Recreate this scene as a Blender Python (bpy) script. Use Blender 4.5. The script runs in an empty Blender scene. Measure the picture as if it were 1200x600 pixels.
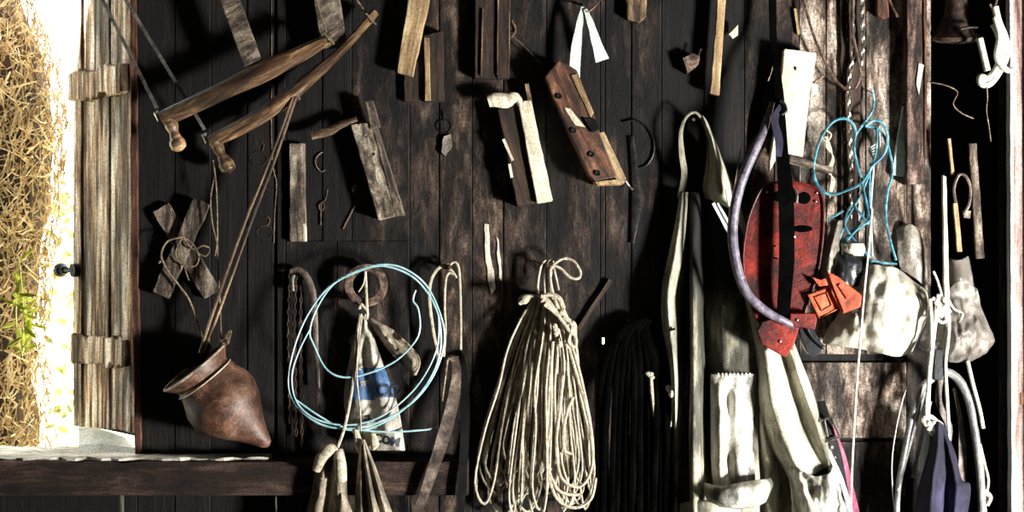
import bpy, bmesh, math, random
from mathutils import Vector, Matrix, noise
from mathutils.bvhtree import BVHTree
random.seed(7)
C = bpy.context.scene.collection
S = 0.0025; D = 4.1667; CZ = 1.5
def W(px, py, d=0.0):
    k = S*(1-d/D)
    return Vector(((px-600)*k, -d, CZ-(py-300)*k))
def hx(h, m=1.0):
    h = h.lstrip('#'); v = [int(h[i:i+2], 16)/255 for i in (0, 2, 4)]
    return tuple((c/12.92 if c <= .04045 else ((c+.055)/1.055)**2.4)*m for c in v)+(1,)
# ------------------------------------------------------------------ materials
def mk(name, cols, sc=(6, 6, 6), rough=.8, bump=.3, metal=0, pos=None, blotch=.35, bsc=9, fine=120, dist=.4, spec=.3, sheen=0, alpha=None, trans=0, bst=(1,1,1), bp=(.36,.6), grit=.35, shade=None):
    m = bpy.data.materials.new(name); m.use_nodes = True
    nt = m.node_tree; N = nt.nodes; L = nt.links
    P = N['Principled BSDF']
    tc = N.new('ShaderNodeTexCoord'); oi = N.new('ShaderNodeObjectInfo')
    sc1 = N.new('ShaderNodeVectorMath'); sc1.operation = 'SCALE'; sc1.inputs[0].default_value = (7, 3, 11)
    L.new(oi.outputs['Random'], sc1.inputs['Scale'])
    ad = N.new('ShaderNodeVectorMath'); ad.operation = 'ADD'
    L.new(tc.outputs['Object'], ad.inputs[0]); L.new(sc1.outputs[0], ad.inputs[1])
    mp = N.new('ShaderNodeMapping'); mp.inputs['Scale'].default_value = sc
    L.new(ad.outputs[0], mp.inputs['Vector'])
    n1 = N.new('ShaderNodeTexNoise'); n1.inputs['Scale'].default_value = 1; n1.inputs['Detail'].default_value = 9
    n1.inputs['Roughness'].default_value = .68; n1.inputs['Distortion'].default_value = dist
    L.new(mp.outputs[0], n1.inputs['Vector'])
    r = N.new('ShaderNodeValToRGB'); L.new(n1.outputs['Fac'], r.inputs['Fac'])
    if pos is None:
        pos = [.32+.36*i/(len(cols)-1) for i in range(len(cols))]
    e = r.color_ramp.elements
    while len(e) < len(cols): e.new(.5)
    for i, c in enumerate(cols):
        e[i].position = pos[i]; e[i].color = hx(c) if isinstance(c, str) else c
    n2 = N.new('ShaderNodeTexNoise'); n2.inputs['Scale'].default_value = bsc; n2.inputs['Detail'].default_value = 5
    n2.inputs['Roughness'].default_value = .6
    mp2 = N.new('ShaderNodeMapping'); mp2.inputs['Scale'].default_value = bst
    L.new(ad.outputs[0], mp2.inputs['Vector']); L.new(mp2.outputs[0], n2.inputs['Vector'])
    r2 = N.new('ShaderNodeValToRGB'); r2.color_ramp.elements[0].position = bp[0]; r2.color_ramp.elements[1].position = bp[1]
    v = 1-blotch; r2.color_ramp.elements[0].color = (v, v, v, 1); r2.color_ramp.elements[1].color = (1, 1, 1, 1)
    L.new(n2.outputs['Fac'], r2.inputs['Fac'])
    mx = N.new('ShaderNodeMix'); mx.data_type = 'RGBA'; mx.blend_type = 'MULTIPLY'; mx.inputs['Factor'].default_value = 1
    L.new(r.outputs['Color'], mx.inputs['A']); L.new(r2.outputs['Color'], mx.inputs['B'])
    n4 = N.new('ShaderNodeTexNoise'); n4.inputs['Scale'].default_value = 170; n4.inputs['Detail'].default_value = 2; n4.inputs['Roughness'].default_value = .7
    L.new(ad.outputs[0], n4.inputs['Vector'])
    r4 = N.new('ShaderNodeValToRGB'); v = 1-grit; r4.color_ramp.elements[0].position = .38; r4.color_ramp.elements[1].position = .58
    r4.color_ramp.elements[0].color = (v, v, v, 1); r4.color_ramp.elements[1].color = (1, 1, 1, 1); L.new(n4.outputs['Fac'], r4.inputs['Fac'])
    m4 = N.new('ShaderNodeMix'); m4.data_type = 'RGBA'; m4.blend_type = 'MULTIPLY'; m4.inputs['Factor'].default_value = 1
    L.new(mx.outputs['Result'], m4.inputs['A']); L.new(r4.outputs['Color'], m4.inputs['B']); res = m4
    if shade:   # shade painted into the upper part of the cloth, height above the thing's base
        z0, z1, dc = shade
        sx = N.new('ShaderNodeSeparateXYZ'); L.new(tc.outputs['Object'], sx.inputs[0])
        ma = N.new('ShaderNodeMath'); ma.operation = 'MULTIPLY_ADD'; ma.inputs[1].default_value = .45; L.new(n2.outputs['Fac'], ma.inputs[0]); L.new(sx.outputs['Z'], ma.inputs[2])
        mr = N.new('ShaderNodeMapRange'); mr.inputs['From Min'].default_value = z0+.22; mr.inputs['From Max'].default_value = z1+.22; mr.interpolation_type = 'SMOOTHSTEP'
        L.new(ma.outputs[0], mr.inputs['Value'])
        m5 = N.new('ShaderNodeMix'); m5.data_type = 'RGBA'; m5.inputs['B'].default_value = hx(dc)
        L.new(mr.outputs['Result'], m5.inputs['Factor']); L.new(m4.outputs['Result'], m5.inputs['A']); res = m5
    L.new(res.outputs['Result'], P.inputs['Base Color'])
    P.inputs['Roughness'].default_value = rough; P.inputs['Metallic'].default_value = metal
    P.inputs['Specular IOR Level'].default_value = spec
    if alpha is not None: P.inputs['Alpha'].default_value = alpha
    if trans: P.inputs['Transmission Weight'].default_value = trans
    n3 = N.new('ShaderNodeTexNoise'); n3.inputs['Scale'].default_value = fine; n3.inputs['Detail'].default_value = 3
    L.new(ad.outputs[0], n3.inputs['Vector'])
    am = N.new('ShaderNodeMath'); am.operation = 'MULTIPLY_ADD'; am.inputs[1].default_value = .25
    L.new(n3.outputs['Fac'], am.inputs[0]); L.new(n1.outputs['Fac'], am.inputs[2])
    b = N.new('ShaderNodeBump'); b.inputs['Strength'].default_value = bump; b.inputs['Distance'].default_value = .008
    L.new(am.outputs[0], b.inputs['Height']); L.new(b.outputs[0], P.inputs['Normal'])
    return m
G = (60, 60, 5)   # grain along local z
GX = (5, 60, 60)
M = {}
BW = dict(bst=(1, 1, .38), bp=(.43, .62))
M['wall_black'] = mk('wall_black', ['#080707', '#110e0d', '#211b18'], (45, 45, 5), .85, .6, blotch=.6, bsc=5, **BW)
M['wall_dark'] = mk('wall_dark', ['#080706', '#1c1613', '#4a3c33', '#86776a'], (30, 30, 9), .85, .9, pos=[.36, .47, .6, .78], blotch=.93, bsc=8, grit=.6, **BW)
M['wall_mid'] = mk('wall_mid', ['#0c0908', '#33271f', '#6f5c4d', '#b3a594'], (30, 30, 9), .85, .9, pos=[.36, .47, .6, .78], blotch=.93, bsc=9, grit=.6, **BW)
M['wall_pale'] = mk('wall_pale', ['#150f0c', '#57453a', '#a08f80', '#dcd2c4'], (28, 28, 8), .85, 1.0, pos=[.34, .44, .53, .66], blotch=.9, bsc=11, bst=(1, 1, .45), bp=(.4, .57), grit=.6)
M['beam'] = mk('beam', ['#100b09', '#31231c', '#5f4a3e'], (5, 30, 30), .85, .7, blotch=.6, grit=.5)
M['sill_lit_top'] = mk('sill_lit_top', ['#5c4e40', '#c9bfae', '#f2eee2'], (6, 30, 30), .85, .7, blotch=.35, bsc=14)
M['bare'] = mk('bare', ['#9b8c78', '#d8cfbb', '#f0ead9'], G, .8, .3, blotch=.3)
M['weather'] = mk('weather', ['#150905', '#55351f', '#b08d6c', '#efe4d4'], (42, 42, 2.6), .85, 1.0, pos=[.34, .41, .49, .6], blotch=.8, bsc=12, bst=(1, 1, .25), bp=(.4, .58), grit=.5)
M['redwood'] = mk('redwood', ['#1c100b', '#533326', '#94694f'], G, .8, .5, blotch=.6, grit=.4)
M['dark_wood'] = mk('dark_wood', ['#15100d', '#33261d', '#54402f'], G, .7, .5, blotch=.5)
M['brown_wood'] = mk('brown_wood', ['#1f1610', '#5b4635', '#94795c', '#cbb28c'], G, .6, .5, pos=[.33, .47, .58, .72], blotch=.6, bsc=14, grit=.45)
M['tan_wood'] = mk('tan_wood', ['#5e4a33', '#a68b64', '#d8c29a'], G, .6, .35, blotch=.35, grit=.35)
M['worn_wood'] = mk('worn_wood', ['#1b1511', '#66594b', '#b5a791', '#e9e0cc'], (30, 30, 9), .8, .7, pos=[.34, .45, .55, .68], blotch=.75, bsc=14, grit=.55)
M['saw_wood'] = mk('saw_wood', ['#1d140e', '#5b432e', '#9c7c58', '#d6be92'], (40, 40, 6), .4, .3, pos=[.32, .46, .58, .75], blotch=.75, bsc=11, bst=(1, 1, .5), bp=(.4, .58), spec=.5, grit=.35)
M['plane_wood'] = mk('plane_wood', ['#150e0a', '#45291b', '#7c5038', '#b8967a'], (40, 40, 8), .5, .5, pos=[.34, .47, .58, .74], blotch=.7, bsc=20, spec=.5, grit=.5)
M['grey_wood'] = mk('grey_wood', ['#1b1511', '#564a3f', '#9a8b79', '#d3c7b2'], (40, 40, 7), .8, .7, pos=[.34, .47, .58, .74], blotch=.65, bsc=15, grit=.5)
M['cream_wood'] = mk('cream_wood', ['#a79a80', '#d9d0b6', '#f2ecd8'], G, .65, .25, blotch=.25)
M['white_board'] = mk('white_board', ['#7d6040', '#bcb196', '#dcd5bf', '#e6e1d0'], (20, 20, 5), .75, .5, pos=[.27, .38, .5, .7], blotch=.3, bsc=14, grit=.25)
M['black_metal'] = mk('black_metal', ['#0a0a0a', '#1d1b1a', '#3a3532'], (30, 30, 30), .45, .3, metal=.7, blotch=.3, spec=.5)
M['grey_metal'] = mk('grey_metal', ['#4b4742', '#8f8a82', '#c2bdb3'], (30, 30, 30), .4, .3, metal=.7, spec=.5)
M['chain_metal'] = mk('chain_metal', ['#8a8378', '#cfc8bc', '#ece8e0'], (30, 30, 30), .25, .1, metal=.9, spec=.6)
M['rust'] = mk('rust', ['#1f1612', '#513d33', '#836e60', '#a8988a'], (40, 40, 40), .75, .6, metal=.1, pos=[.34, .47, .58, .74], blotch=.45, bsc=25)
M['rust_dark'] = mk('rust_dark', ['#140e0b', '#3a2b23', '#6b5548'], (25, 25, 25), .7, .5, metal=.2, blotch=.5)
M['jug'] = mk('jug', ['#1d120e', '#533628', '#84604d', '#ab8b78'], (12, 12, 12), .5, .5, pos=[.3, .45, .58, .75], blotch=.65, bsc=9, spec=.5, grit=.4)
M['jug_rim'] = mk('jug_rim', ['#6b5d4b', '#a89b84', '#d8cfbb'], (25, 25, 25), .5, .2, blotch=.4, bsc=20)
M['wire_blue'] = mk('wire_blue', ['#74a3ab', '#9cc6cd', '#c6e2e5'], (15, 15, 15), .35, .05, blotch=.15, spec=.6, grit=.1)
M['rope_blue'] = mk('rope_blue', ['#1c4f60', '#3f879b', '#9ccbd6'], (30, 30, 30), .6, .3, blotch=.5, bsc=20)
M['rope'] = mk('rope', ['#8a7e6b', '#beb49d', '#dfd8c4'], (70, 70, 70), .7, .35, blotch=.3, bsc=14, grit=.3)
M['rope_white'] = mk('rope_white', ['#b9b1a2', '#e2dccf', '#f5f1e8'], (60, 60, 60), .8, .4, blotch=.2)
M['twine'] = mk('twine', ['#3b3025', '#7d6c56', '#b5a386'], (70, 70, 70), .85, .5, blotch=.4)
M['leather'] = mk('leather', ['#241c17', '#62544a', '#a19182'], (25, 25, 25), .5, .4, blotch=.4, spec=.5)
M['black_leather'] = mk('black_leather', ['#050505', '#0b0b0a', '#171615'], (25, 25, 25), .55, .3, blotch=.3, spec=.2)
M['black_plastic'] = mk('black_plastic', ['#0c0d0f', '#17191c', '#2b2d30'], (15, 15, 15), .3, .2, blotch=.2, spec=.6)
M['hose'] = mk('hose', ['#3c3845', '#6f6878', '#989199'], (40, 40, 40), .4, .3, blotch=.3, spec=.6)
M['tube'] = mk('tube', ['#4e4c4c', '#8e8f8d', '#c9ccc7'], (12, 12, 12), .35, .2, blotch=.4, spec=.6)
M['white_hose'] = mk('white_hose', ['#b5b6a4', '#d9dccb', '#eef0e4'], (12, 12, 12), .4, .1, blotch=.2, spec=.5)
M['red'] = mk('red', ['#1a0504', '#5c140d', '#8f2416', '#b0402c'], (9, 9, 9), .45, .4, pos=[.34, .47, .58, .75], blotch=.75, bsc=7, spec=.3, grit=.45)  # dark blotches put the shade on the cover into the colour
M['orange'] = mk('orange', ['#7a2c16', '#bf5230', '#d9764e'], (18, 18, 18), .5, .3, blotch=.4, bsc=22)
M['soot'] = mk('soot', ['#030303', '#060606', '#0a0a0a'], (9, 9, 9), .95, .1, spec=0)
M['canvas'] = mk('canvas', ['#37342a', '#8d8976', '#c3c0ad', '#dfddcd'], (9, 9, 3), .8, .35, pos=[.3, .42, .52, .68], blotch=.7, bsc=9, bst=(1, 1, .3), bp=(.4, .58), fine=400, grit=.3)
M['canvas_grime_shade'] = mk('canvas_grime_shade', ['#2b2920', '#8a8672', '#c2bea9', '#dddac8'], (9, 9, 3), .8, .4, pos=[.3, .42, .52, .7], blotch=.85, bsc=11, bst=(1, 1, .25), bp=(.42, .58), fine=400, grit=.3, shade=(-.60, -.46, '#11100d'))  # mottled grime, plus an upper darkening that stands in for shade
M['canvas_light'] = mk('canvas_light', ['#6b6757', '#b5b19f', '#dedccf', '#ebe9de'], (10, 10, 4), .8, .5, pos=[.3, .4, .52, .68], blotch=.85, bsc=14, bst=(1, 1, .3), bp=(.4, .55), fine=400, grit=.3)
M['sack'] = mk('sack', ['#3f3b34', '#8e887b', '#c5bfb0', '#e0dbce'], (16, 16, 8), .5, .6, pos=[.33, .45, .56, .7], blotch=.4, bsc=14, spec=.5)
M['sack_blue'] = mk('sack_blue', ['#1c3454', '#345b8a', '#7792b3'], (16, 16, 10), .5, .6, blotch=.4, bsc=18)
M['sack_ink'] = mk('sack_ink', ['#14181f', '#1e2733', '#333d4a'], (20, 20, 20), .6, .2)
M['rag'] = mk('rag', ['#433a2f', '#9b8f7b', '#d2c8b4'], (14, 14, 5), .85, .7, blotch=.55, bsc=14, grit=.4)
M['bag_white'] = mk('bag_white', ['#85816f', '#bab6a6', '#dfdcd0'], (10, 10, 10), .45, .7, blotch=.4, bsc=10, spec=.5, grit=.1)
M['bag_clear'] = mk('bag_clear', ['#8d8379', '#bcb3a8', '#ece7df'], (14, 14, 14), .12, .9, blotch=.5, bsc=16, spec=1, alpha=.24, grit=.1)
M['bag_dull'] = mk('bag_dull', ['#4d463e', '#8c8478', '#bdb6aa'], (14, 14, 14), .35, .8, blotch=.4, spec=.6)
M['ribbon'] = mk('ribbon', ['#b9c9bd', '#dde7de', '#f0f6f0'], (40, 40, 8), .6, .4, blotch=.2)
M['navy'] = mk('navy', ['#100f1a', '#232238', '#454361'], (12, 12, 6), .8, .5, blotch=.4, bsc=10, fine=400)
M['pink'] = mk('pink', ['#7a3550', '#b05a78', '#cf8aa0'], (14, 14, 14), .7, .4, blotch=.3)
M['post_pale'] = mk('post_pale', ['#3f2723', '#8f7069', '#b99f97', '#d8c8c0'], (40, 40, 2.5), .8, .6, pos=[.34, .44, .54, .7], blotch=.5, bsc=7, bst=(1, 1, .3), grit=.4)
M['post_edge'] = mk('post_edge', ['#9fada8', '#d6e0dc', '#f0f5f3'], (40, 40, 2.5), .8, .3, blotch=.2)
M['plank_red'] = mk('plank_red', ['#150e0b', '#4a382f', '#81695e', '#b39f94'], (50, 50, 8), .8, .9, pos=[.36, .47, .58, .72], blotch=.7, bsc=18, grit=.6)
M['straw'] = mk('straw', ['#7a5a34', '#c2a06e', '#ecd9b4'], (30, 30, 30), .8, .2, blotch=.4, bsc=7, grit=.2)
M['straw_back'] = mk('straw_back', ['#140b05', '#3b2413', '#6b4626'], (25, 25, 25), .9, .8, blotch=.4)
M['leaf'] = mk('leaf', ['#d3df86', '#e6eeb0', '#f5f8dc'], (12, 12, 12), .6, .1, blotch=.1, grit=.1)
M['leaf_yellow'] = mk('leaf_yellow', ['#8f9a1e', '#c6cc3c', '#e3e67a'], (12, 12, 12), .6, .1, blotch=.2, grit=.1)
M['grass'] = mk('grass', ['#c9cf8a', '#e6e9b8', '#f5f6dc'], (8, 8, 8), .8, .3, blotch=.12)
M['stone'] = mk('stone', ['#c9c7b2', '#ebe9da', '#f7f6ee'], (14, 14, 14), .8, .4, blotch=.15)
M['floor'] = mk('floor', ['#1a1511', '#332a22', '#4a3e33'], (5, 5, 5), .9, .5, blotch=.4)
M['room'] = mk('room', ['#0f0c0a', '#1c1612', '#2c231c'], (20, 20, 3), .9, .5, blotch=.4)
# ------------------------------------------------------------------ objects
WM = {}
def fr(o=(600, 300, 0), p=None, q=None):
    """frame at pixel o; local z along q -> p"""
    loc = W(*o)
    a = 0
    if p is not None:
        v = Vector((p[0]-q[0], -(p[1]-q[1]))); a = math.atan2(v.x, v.y)
    return Matrix.Translation(loc) @ Matrix.Rotation(a, 4, 'Y')
def tagit(o, label, cat, group=None, kind=None):
    if label: o['label'] = label
    if cat: o['category'] = cat
    if group: o['group'] = group
    if kind: o['kind'] = kind
    return o
def thing(name, label, cat, mw, group=None):
    o = bpy.data.objects.new(name, None); C.objects.link(o)
    o.empty_display_size = .05; o.matrix_world = mw; WM[o.name] = mw.copy()
    return tagit(o, label, cat, group)
def part(name, bm, mat, parent=None, mw=None, smooth=True, bev=0, solid=0, label=None):
    if parent is not None: mw = WM[parent.name]
    mw = mw or Matrix.Identity(4)
    bm.transform(mw.inverted())
    bmesh.ops.recalc_face_normals(bm, faces=bm.faces)
    me = bpy.data.meshes.new(name); bm.to_mesh(me); bm.free()
    for m in (mat if isinstance(mat, (list, tuple)) else [mat]): me.materials.append(M[m] if isinstance(m, str) else m)
    if smooth:
        for p in me.polygons: p.use_smooth = True
        try: me.set_sharp_from_angle(angle=math.radians(42))
        except Exception: pass
    o = bpy.data.objects.new(name, me); C.objects.link(o)
    if parent is not None:
        o.parent = parent
    else: o.matrix_world = mw
    WM[o.name] = mw.copy()
    if solid:
        s = o.modifiers.new('Solidify', 'SOLIDIFY'); s.thickness = solid; s.offset = 0
    if bev:
        b = o.modifiers.new('Bevel', 'BEVEL'); b.width = bev; b.segments = 2; b.limit_method = 'ANGLE'
    if label: o['label'] = label
    return o
def solo(name, bm, mat, label, cat, mw=None, group=None, **k):
    o = part(name, bm, mat, None, mw, **k); return tagit(o, label, cat, group)
def struct(name, bm, mat, **k):
    o = part(name, bm, mat, None, None, **k); o['kind'] = 'structure'; return o
# ------------------------------------------------------------------ mesh builders
def B(): return bmesh.new()
def prism(bm, pts, y0, y1, mi=0):
    """pts: world (x,z) polygon; y0 back, y1 front"""
    a = [bm.verts.new((x, y0, z)) for x, z in pts]; b = [bm.verts.new((x, y1, z)) for x, z in pts]
    n = len(pts); f = [bm.faces.new(a), bm.faces.new(b[::-1])]
    for i in range(n): f.append(bm.faces.new((a[i], b[i], b[(i+1) % n], a[(i+1) % n])))
    for q in f: q.material_index = mi
    return bm
def poly(bm, pts, df, db, mi=0):
    """outline in photo coordinates of the front face at distance df, going back to db"""
    w = [W(x, y, df) for x, y in pts]
    return prism(bm, [(v.x, v.z) for v in w], -db, -df, mi)
def rag(pts, amp=.7, step=9):
    """roughen the sides of an outline"""
    out = []
    n = len(pts)
    for i in range(n):
        a = Vector(pts[i]); b = Vector(pts[(i+1) % n]); L = (b-a).length; k = max(1, int(L/step))
        for j in range(k):
            p = a.lerp(b, j/k)
            if j: p += Vector((random.uniform(-amp, amp), random.uniform(-amp, amp)))
            out.append(tuple(p))
    return out
def plank(bm, p, q, w, df, db, amp=.5, mi=0, w2=None):
    p = Vector(p); q = Vector(q); n = (q-p).normalized(); n = Vector((-n.y, n.x)); w2 = w if w2 is None else w2
    pts = [tuple(v) for v in (p-n*w/2, p+n*w/2, q+n*w2/2, q-n*w2/2)]
    return poly(bm, rag(pts, amp) if amp else pts, df, db, mi)
def box(bm, x0, x1, y0, y1, z0, z1, mi=0):
    return prism(bm, [(x0, z0), (x1, z0), (x1, z1), (x0, z1)], y1, y0, mi)
def cr(pts, k=6, closed=False):
    P = [Vector(p) for p in pts]; n = len(P); out = []
    if n < 3 and not closed:
        return [P[0].lerp(P[1], i/k) for i in range(k+1)]
    rng = n if closed else n-1
    for i in range(rng):
        g = (lambda j: P[j % n]) if closed else (lambda j: P[max(0, min(n-1, j))])
        a, b, c, d = g(i-1), g(i), g(i+1), g(i+2)
        for j in range(k):
            t = j/k
            out.append(.5*((2*b)+(c-a)*t+(2*a-5*b+4*c-d)*t*t+(3*b-a-3*c+d)*t*t*t))
    if not closed: out.append(P[-1])
    return out
def sweep(bm, pts, rx, ry=None, n=8, closed=False, k=6, caps=True, mi=0, twist=0, jit=0):
    """pts world vectors. rx: radius in the picture plane (number or list), ry: radius towards the viewer"""
    path = cr(pts, k, closed) if k > 1 else [Vector(p) for p in pts]
    m = len(path)
    def rad(r, i):
        if isinstance(r, (int, float)): return r
        t = i/(m-1)*(len(r)-1); j = min(int(t), len(r)-2); f = t-j
        f = f*f*(3-2*f) if len(r) > 2 else f
        return r[j]*(1-f)+r[j+1]*f
    rings = []; prev = None
    for i, p in enumerate(path):
        a = path[(i-1) % m] if (closed or i > 0) else p; b = path[(i+1) % m] if (closed or i < m-1) else p
        T = (b-a); T = T.normalized() if T.length > 1e-9 else Vector((0, 0, 1))
        s = T.cross(Vector((0, 1, 0)))
        if s.length < .15: s = prev if prev is not None else Vector((1, 0, 0))
        s = s-T*s.dot(T); s.normalize()
        if prev is not None and s.dot(prev) < 0 and ry is None: s = -s
        prev = s; u = s.cross(T).normalized()
        ax = rad(rx, i); ay = ax if ry is None else rad(ry, i)
        if twist:
            c, sn = math.cos(twist*i), math.sin(twist*i); s, u = s*c+u*sn, u*c-s*sn
        ring = []
        for j in range(n):
            th = 2*math.pi*(j+.5)/n
            q = p+s*ax*math.cos(th)+u*ay*math.sin(th)
            if jit: q += Vector([random.uniform(-jit, jit) for _ in range(3)])
            ring.append(bm.verts.new(q))
        rings.append(ring)
    for i in range(m if closed else m-1):
        A = rings[i]; Bq = rings[(i+1) % m]
        for j in range(n):
            f = bm.faces.new((A[j], A[(j+1) % n], Bq[(j+1) % n], Bq[j])); f.material_index = mi
    if caps and not closed:
        for r in (rings[0][::-1], rings[-1]):
            f = bm.faces.new(r); f.material_index = mi
    return bm
def pxs(pts, d=.03):
    return [W(p[0], p[1], p[2] if len(p) > 2 else d) for p in pts]
def tube(bm, pts, r, d=.03, **k):
    return sweep(bm, pxs(pts, d), r*S if not isinstance(r, list) else [a*S for a in r], **k)
def ribbon(bm, pts, w, t=.0015, d=.03, **k):
    k.setdefault('n', 4)
    f = .7072 if k['n'] == 4 else .5
    ww = [a*S*f for a in w] if isinstance(w, list) else w*S*f
    return sweep(bm, pxs(pts, d), ww, t*f, **k)
def ball(bm, c, r, sc=(1, 1, 1), mi=0, rot=None, u=12, v=8):
    m = Matrix.Translation(c) @ (rot or Matrix.Identity(4)) @ Matrix.Diagonal((r*sc[0], r*sc[1], r*sc[2], 1))
    g = bmesh.ops.create_uvsphere(bm, u_segments=u, v_segments=v, radius=1, matrix=m)
    for f in {f for w in g['verts'] for f in w.link_faces}: f.material_index = mi
def lathe(bm, prof, n=24, mw=None, mi=0):
    """prof: (radius, height) along local z"""
    rings = []
    for r, h in prof:
        ring = [bm.verts.new((mw or Matrix.Identity(4)) @ Vector((max(r, 1e-5)*math.cos(2*math.pi*j/n), max(r, 1e-5)*math.sin(2*math.pi*j/n), h))) for j in range(n)]
        rings.append(ring)
    for a, b in zip(rings, rings[1:]):
        for j in range(n):
            f = bm.faces.new((a[j], a[(j+1) % n], b[(j+1) % n], b[j])); f.material_index = mi
    return bm
def cr1(v, t):
    n = len(v); x = t*(n-1); i = min(int(x), n-2); f = x-i
    a, b, c, d = v[max(0, i-1)], v[i], v[i+1], v[min(n-1, i+2)]
    return .5*((2*b)+(c-a)*f+(2*a-5*b+4*c-d)*f*f+(3*b-a-3*c+d)*f*f*f)
def cloth(bm, rows, nu=40, nv=40, wr=.004, wsc=14, seed=0, mi=0, lin=False, mifun=None):
    """rows of (px,py,d) control points, same count each: a draped sheet"""
    R = [[Vector(p) for p in r] for r in rows]; nr = len(R)
    grid = []
    for j in range(nv+1):
        row = []
        cols = [cr1([R[a][b] for a in range(nr)], j/nv) for b in range(len(R[0]))]
        for i in range(nu+1):
            q = cr1(cols, i/nu)
            w = W(q.x, q.y, q.z)
            k = noise.noise(Vector((w.x*wsc, seed*3.1, w.z*wsc*.5)))+.5*noise.noise(Vector((w.x*wsc*2.7+9, seed, w.z*wsc*1.6)))
            w.y -= k*wr; w.x += wr*.3*noise.noise(Vector((w.x*9, seed+5, w.z*9)))
            w.y = min(w.y, -.0015)
            row.append(bm.verts.new(w))
        grid.append(row)
    for j in range(nv):
        for i in range(nu):
            f = bm.faces.new((grid[j][i], grid[j][i+1], grid[j+1][i+1], grid[j+1][i]))
            f.material_index = mifun(i/nu, j/nv) if mifun else mi
    return bm
def fan(rows_y, left, right, depths, py_off=None):
    """rows from a left and right edge; depths = list of per-row depth lists"""
    rows = []
    for y, l, r, ds in zip(rows_y, left, right, depths):
        n = len(ds); rows.append([(l+(r-l)*i/(n-1), y, ds[i]) for i in range(n)])
    return rows
def nail(px, py, label, d=.025):
    bm = B(); sweep(bm, [W(px, py, 0)+Vector((0, .01, 0)), W(px, py, d)], .0022, k=1)
    sweep(bm, [W(px, py, d), W(px, py, d+.002)], .0048, k=1)
    return solo('nail', bm, 'rust', label, 'nail', fr((px, py, 0)), group='nails in the board wall')
# ================================================================== SETTING
bm = B()
def wb(x0, x1, y0, y1, mi, df=0.0, c=.003):
    """one wall board between pixel columns x0..x1 and rows y0..y1"""
    a, b = (x0-600)*S, (x1-600)*S; z0, z1 = CZ-(y1-300)*S, CZ-(y0-300)*S
    yf, yb = -df, .045
    cs = [(a, yb), (b, yb), (b, yf+c), (b-c, yf), (a+c, yf), (a, yf+c)]
    v0 = [bm.verts.new((x, y, z0)) for x, y in cs]; v1 = [bm.verts.new((x, y, z1)) for x, y in cs]
    fs = [bm.faces.new(v0[::-1]), bm.faces.new(v1)]
    for i in range(6): fs.append(bm.faces.new((v0[i], v0[(i+1) % 6], v1[(i+1) % 6], v1[i])))
    for f in fs: f.material_index = mi
TOP, BOT = -300, 900
# mats: 0 black 1 dark 2 mid 3 pale 4 bare
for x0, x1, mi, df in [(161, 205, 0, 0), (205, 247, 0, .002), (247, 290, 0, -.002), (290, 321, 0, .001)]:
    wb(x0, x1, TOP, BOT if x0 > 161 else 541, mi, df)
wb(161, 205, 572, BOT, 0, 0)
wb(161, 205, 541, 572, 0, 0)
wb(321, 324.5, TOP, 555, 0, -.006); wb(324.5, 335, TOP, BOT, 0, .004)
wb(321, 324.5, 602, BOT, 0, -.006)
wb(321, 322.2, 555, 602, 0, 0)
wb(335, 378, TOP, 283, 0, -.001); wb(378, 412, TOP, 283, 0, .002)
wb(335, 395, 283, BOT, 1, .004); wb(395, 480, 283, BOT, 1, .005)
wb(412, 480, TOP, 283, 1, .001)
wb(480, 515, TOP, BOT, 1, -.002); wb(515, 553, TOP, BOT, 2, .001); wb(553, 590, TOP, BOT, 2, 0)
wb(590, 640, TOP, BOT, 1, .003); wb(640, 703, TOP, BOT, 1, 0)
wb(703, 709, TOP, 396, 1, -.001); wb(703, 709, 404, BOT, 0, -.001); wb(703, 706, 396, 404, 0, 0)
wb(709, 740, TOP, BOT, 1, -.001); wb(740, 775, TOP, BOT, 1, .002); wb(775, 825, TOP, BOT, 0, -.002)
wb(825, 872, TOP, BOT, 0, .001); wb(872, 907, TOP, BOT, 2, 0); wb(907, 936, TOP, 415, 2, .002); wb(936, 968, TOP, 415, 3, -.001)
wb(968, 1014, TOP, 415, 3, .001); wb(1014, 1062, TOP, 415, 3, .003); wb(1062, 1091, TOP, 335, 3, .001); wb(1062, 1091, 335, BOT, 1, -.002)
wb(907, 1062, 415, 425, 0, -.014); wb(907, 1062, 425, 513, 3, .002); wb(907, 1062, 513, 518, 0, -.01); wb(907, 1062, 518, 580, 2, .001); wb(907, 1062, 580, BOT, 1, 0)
# below the window, around the daylight slit under the beam
wb(141, 145, 541, 572, 0, 0); wb(145, 161, 541, BOT, 0, 0); wb(-260, 141, 541, BOT, 0, 0); wb(141, 145, 606, BOT, 0, 0)
wb(-700, -260, TOP, BOT, 0, 0)
# beyond the dark recess on the right
wb(1176, 1700, TOP, BOT, 1, -.002)
# split scars of bare wood on the boards
def scar(pts, d=.0035): poly(bm, rag(pts, .8, 6), d, 0, 4)
scar([(568, 262), (573, 263), (574, 292), (579, 318), (581, 338), (576, 345), (572, 330), (569, 300)])
scar([(582, 278), (584, 280), (588, 318), (588, 330), (585, 326)], .0036)
struct('wall_back', bm, ['wall_black', 'wall_dark', 'wall_mid', 'wall_pale', 'bare'], smooth=False)
# recess behind the gap at the right
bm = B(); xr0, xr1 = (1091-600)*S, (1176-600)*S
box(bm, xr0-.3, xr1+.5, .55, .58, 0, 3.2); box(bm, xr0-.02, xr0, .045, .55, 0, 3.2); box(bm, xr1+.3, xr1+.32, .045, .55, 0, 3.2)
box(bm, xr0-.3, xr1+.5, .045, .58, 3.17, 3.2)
struct('wall_recess', bm, 'room', smooth=False)
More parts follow.
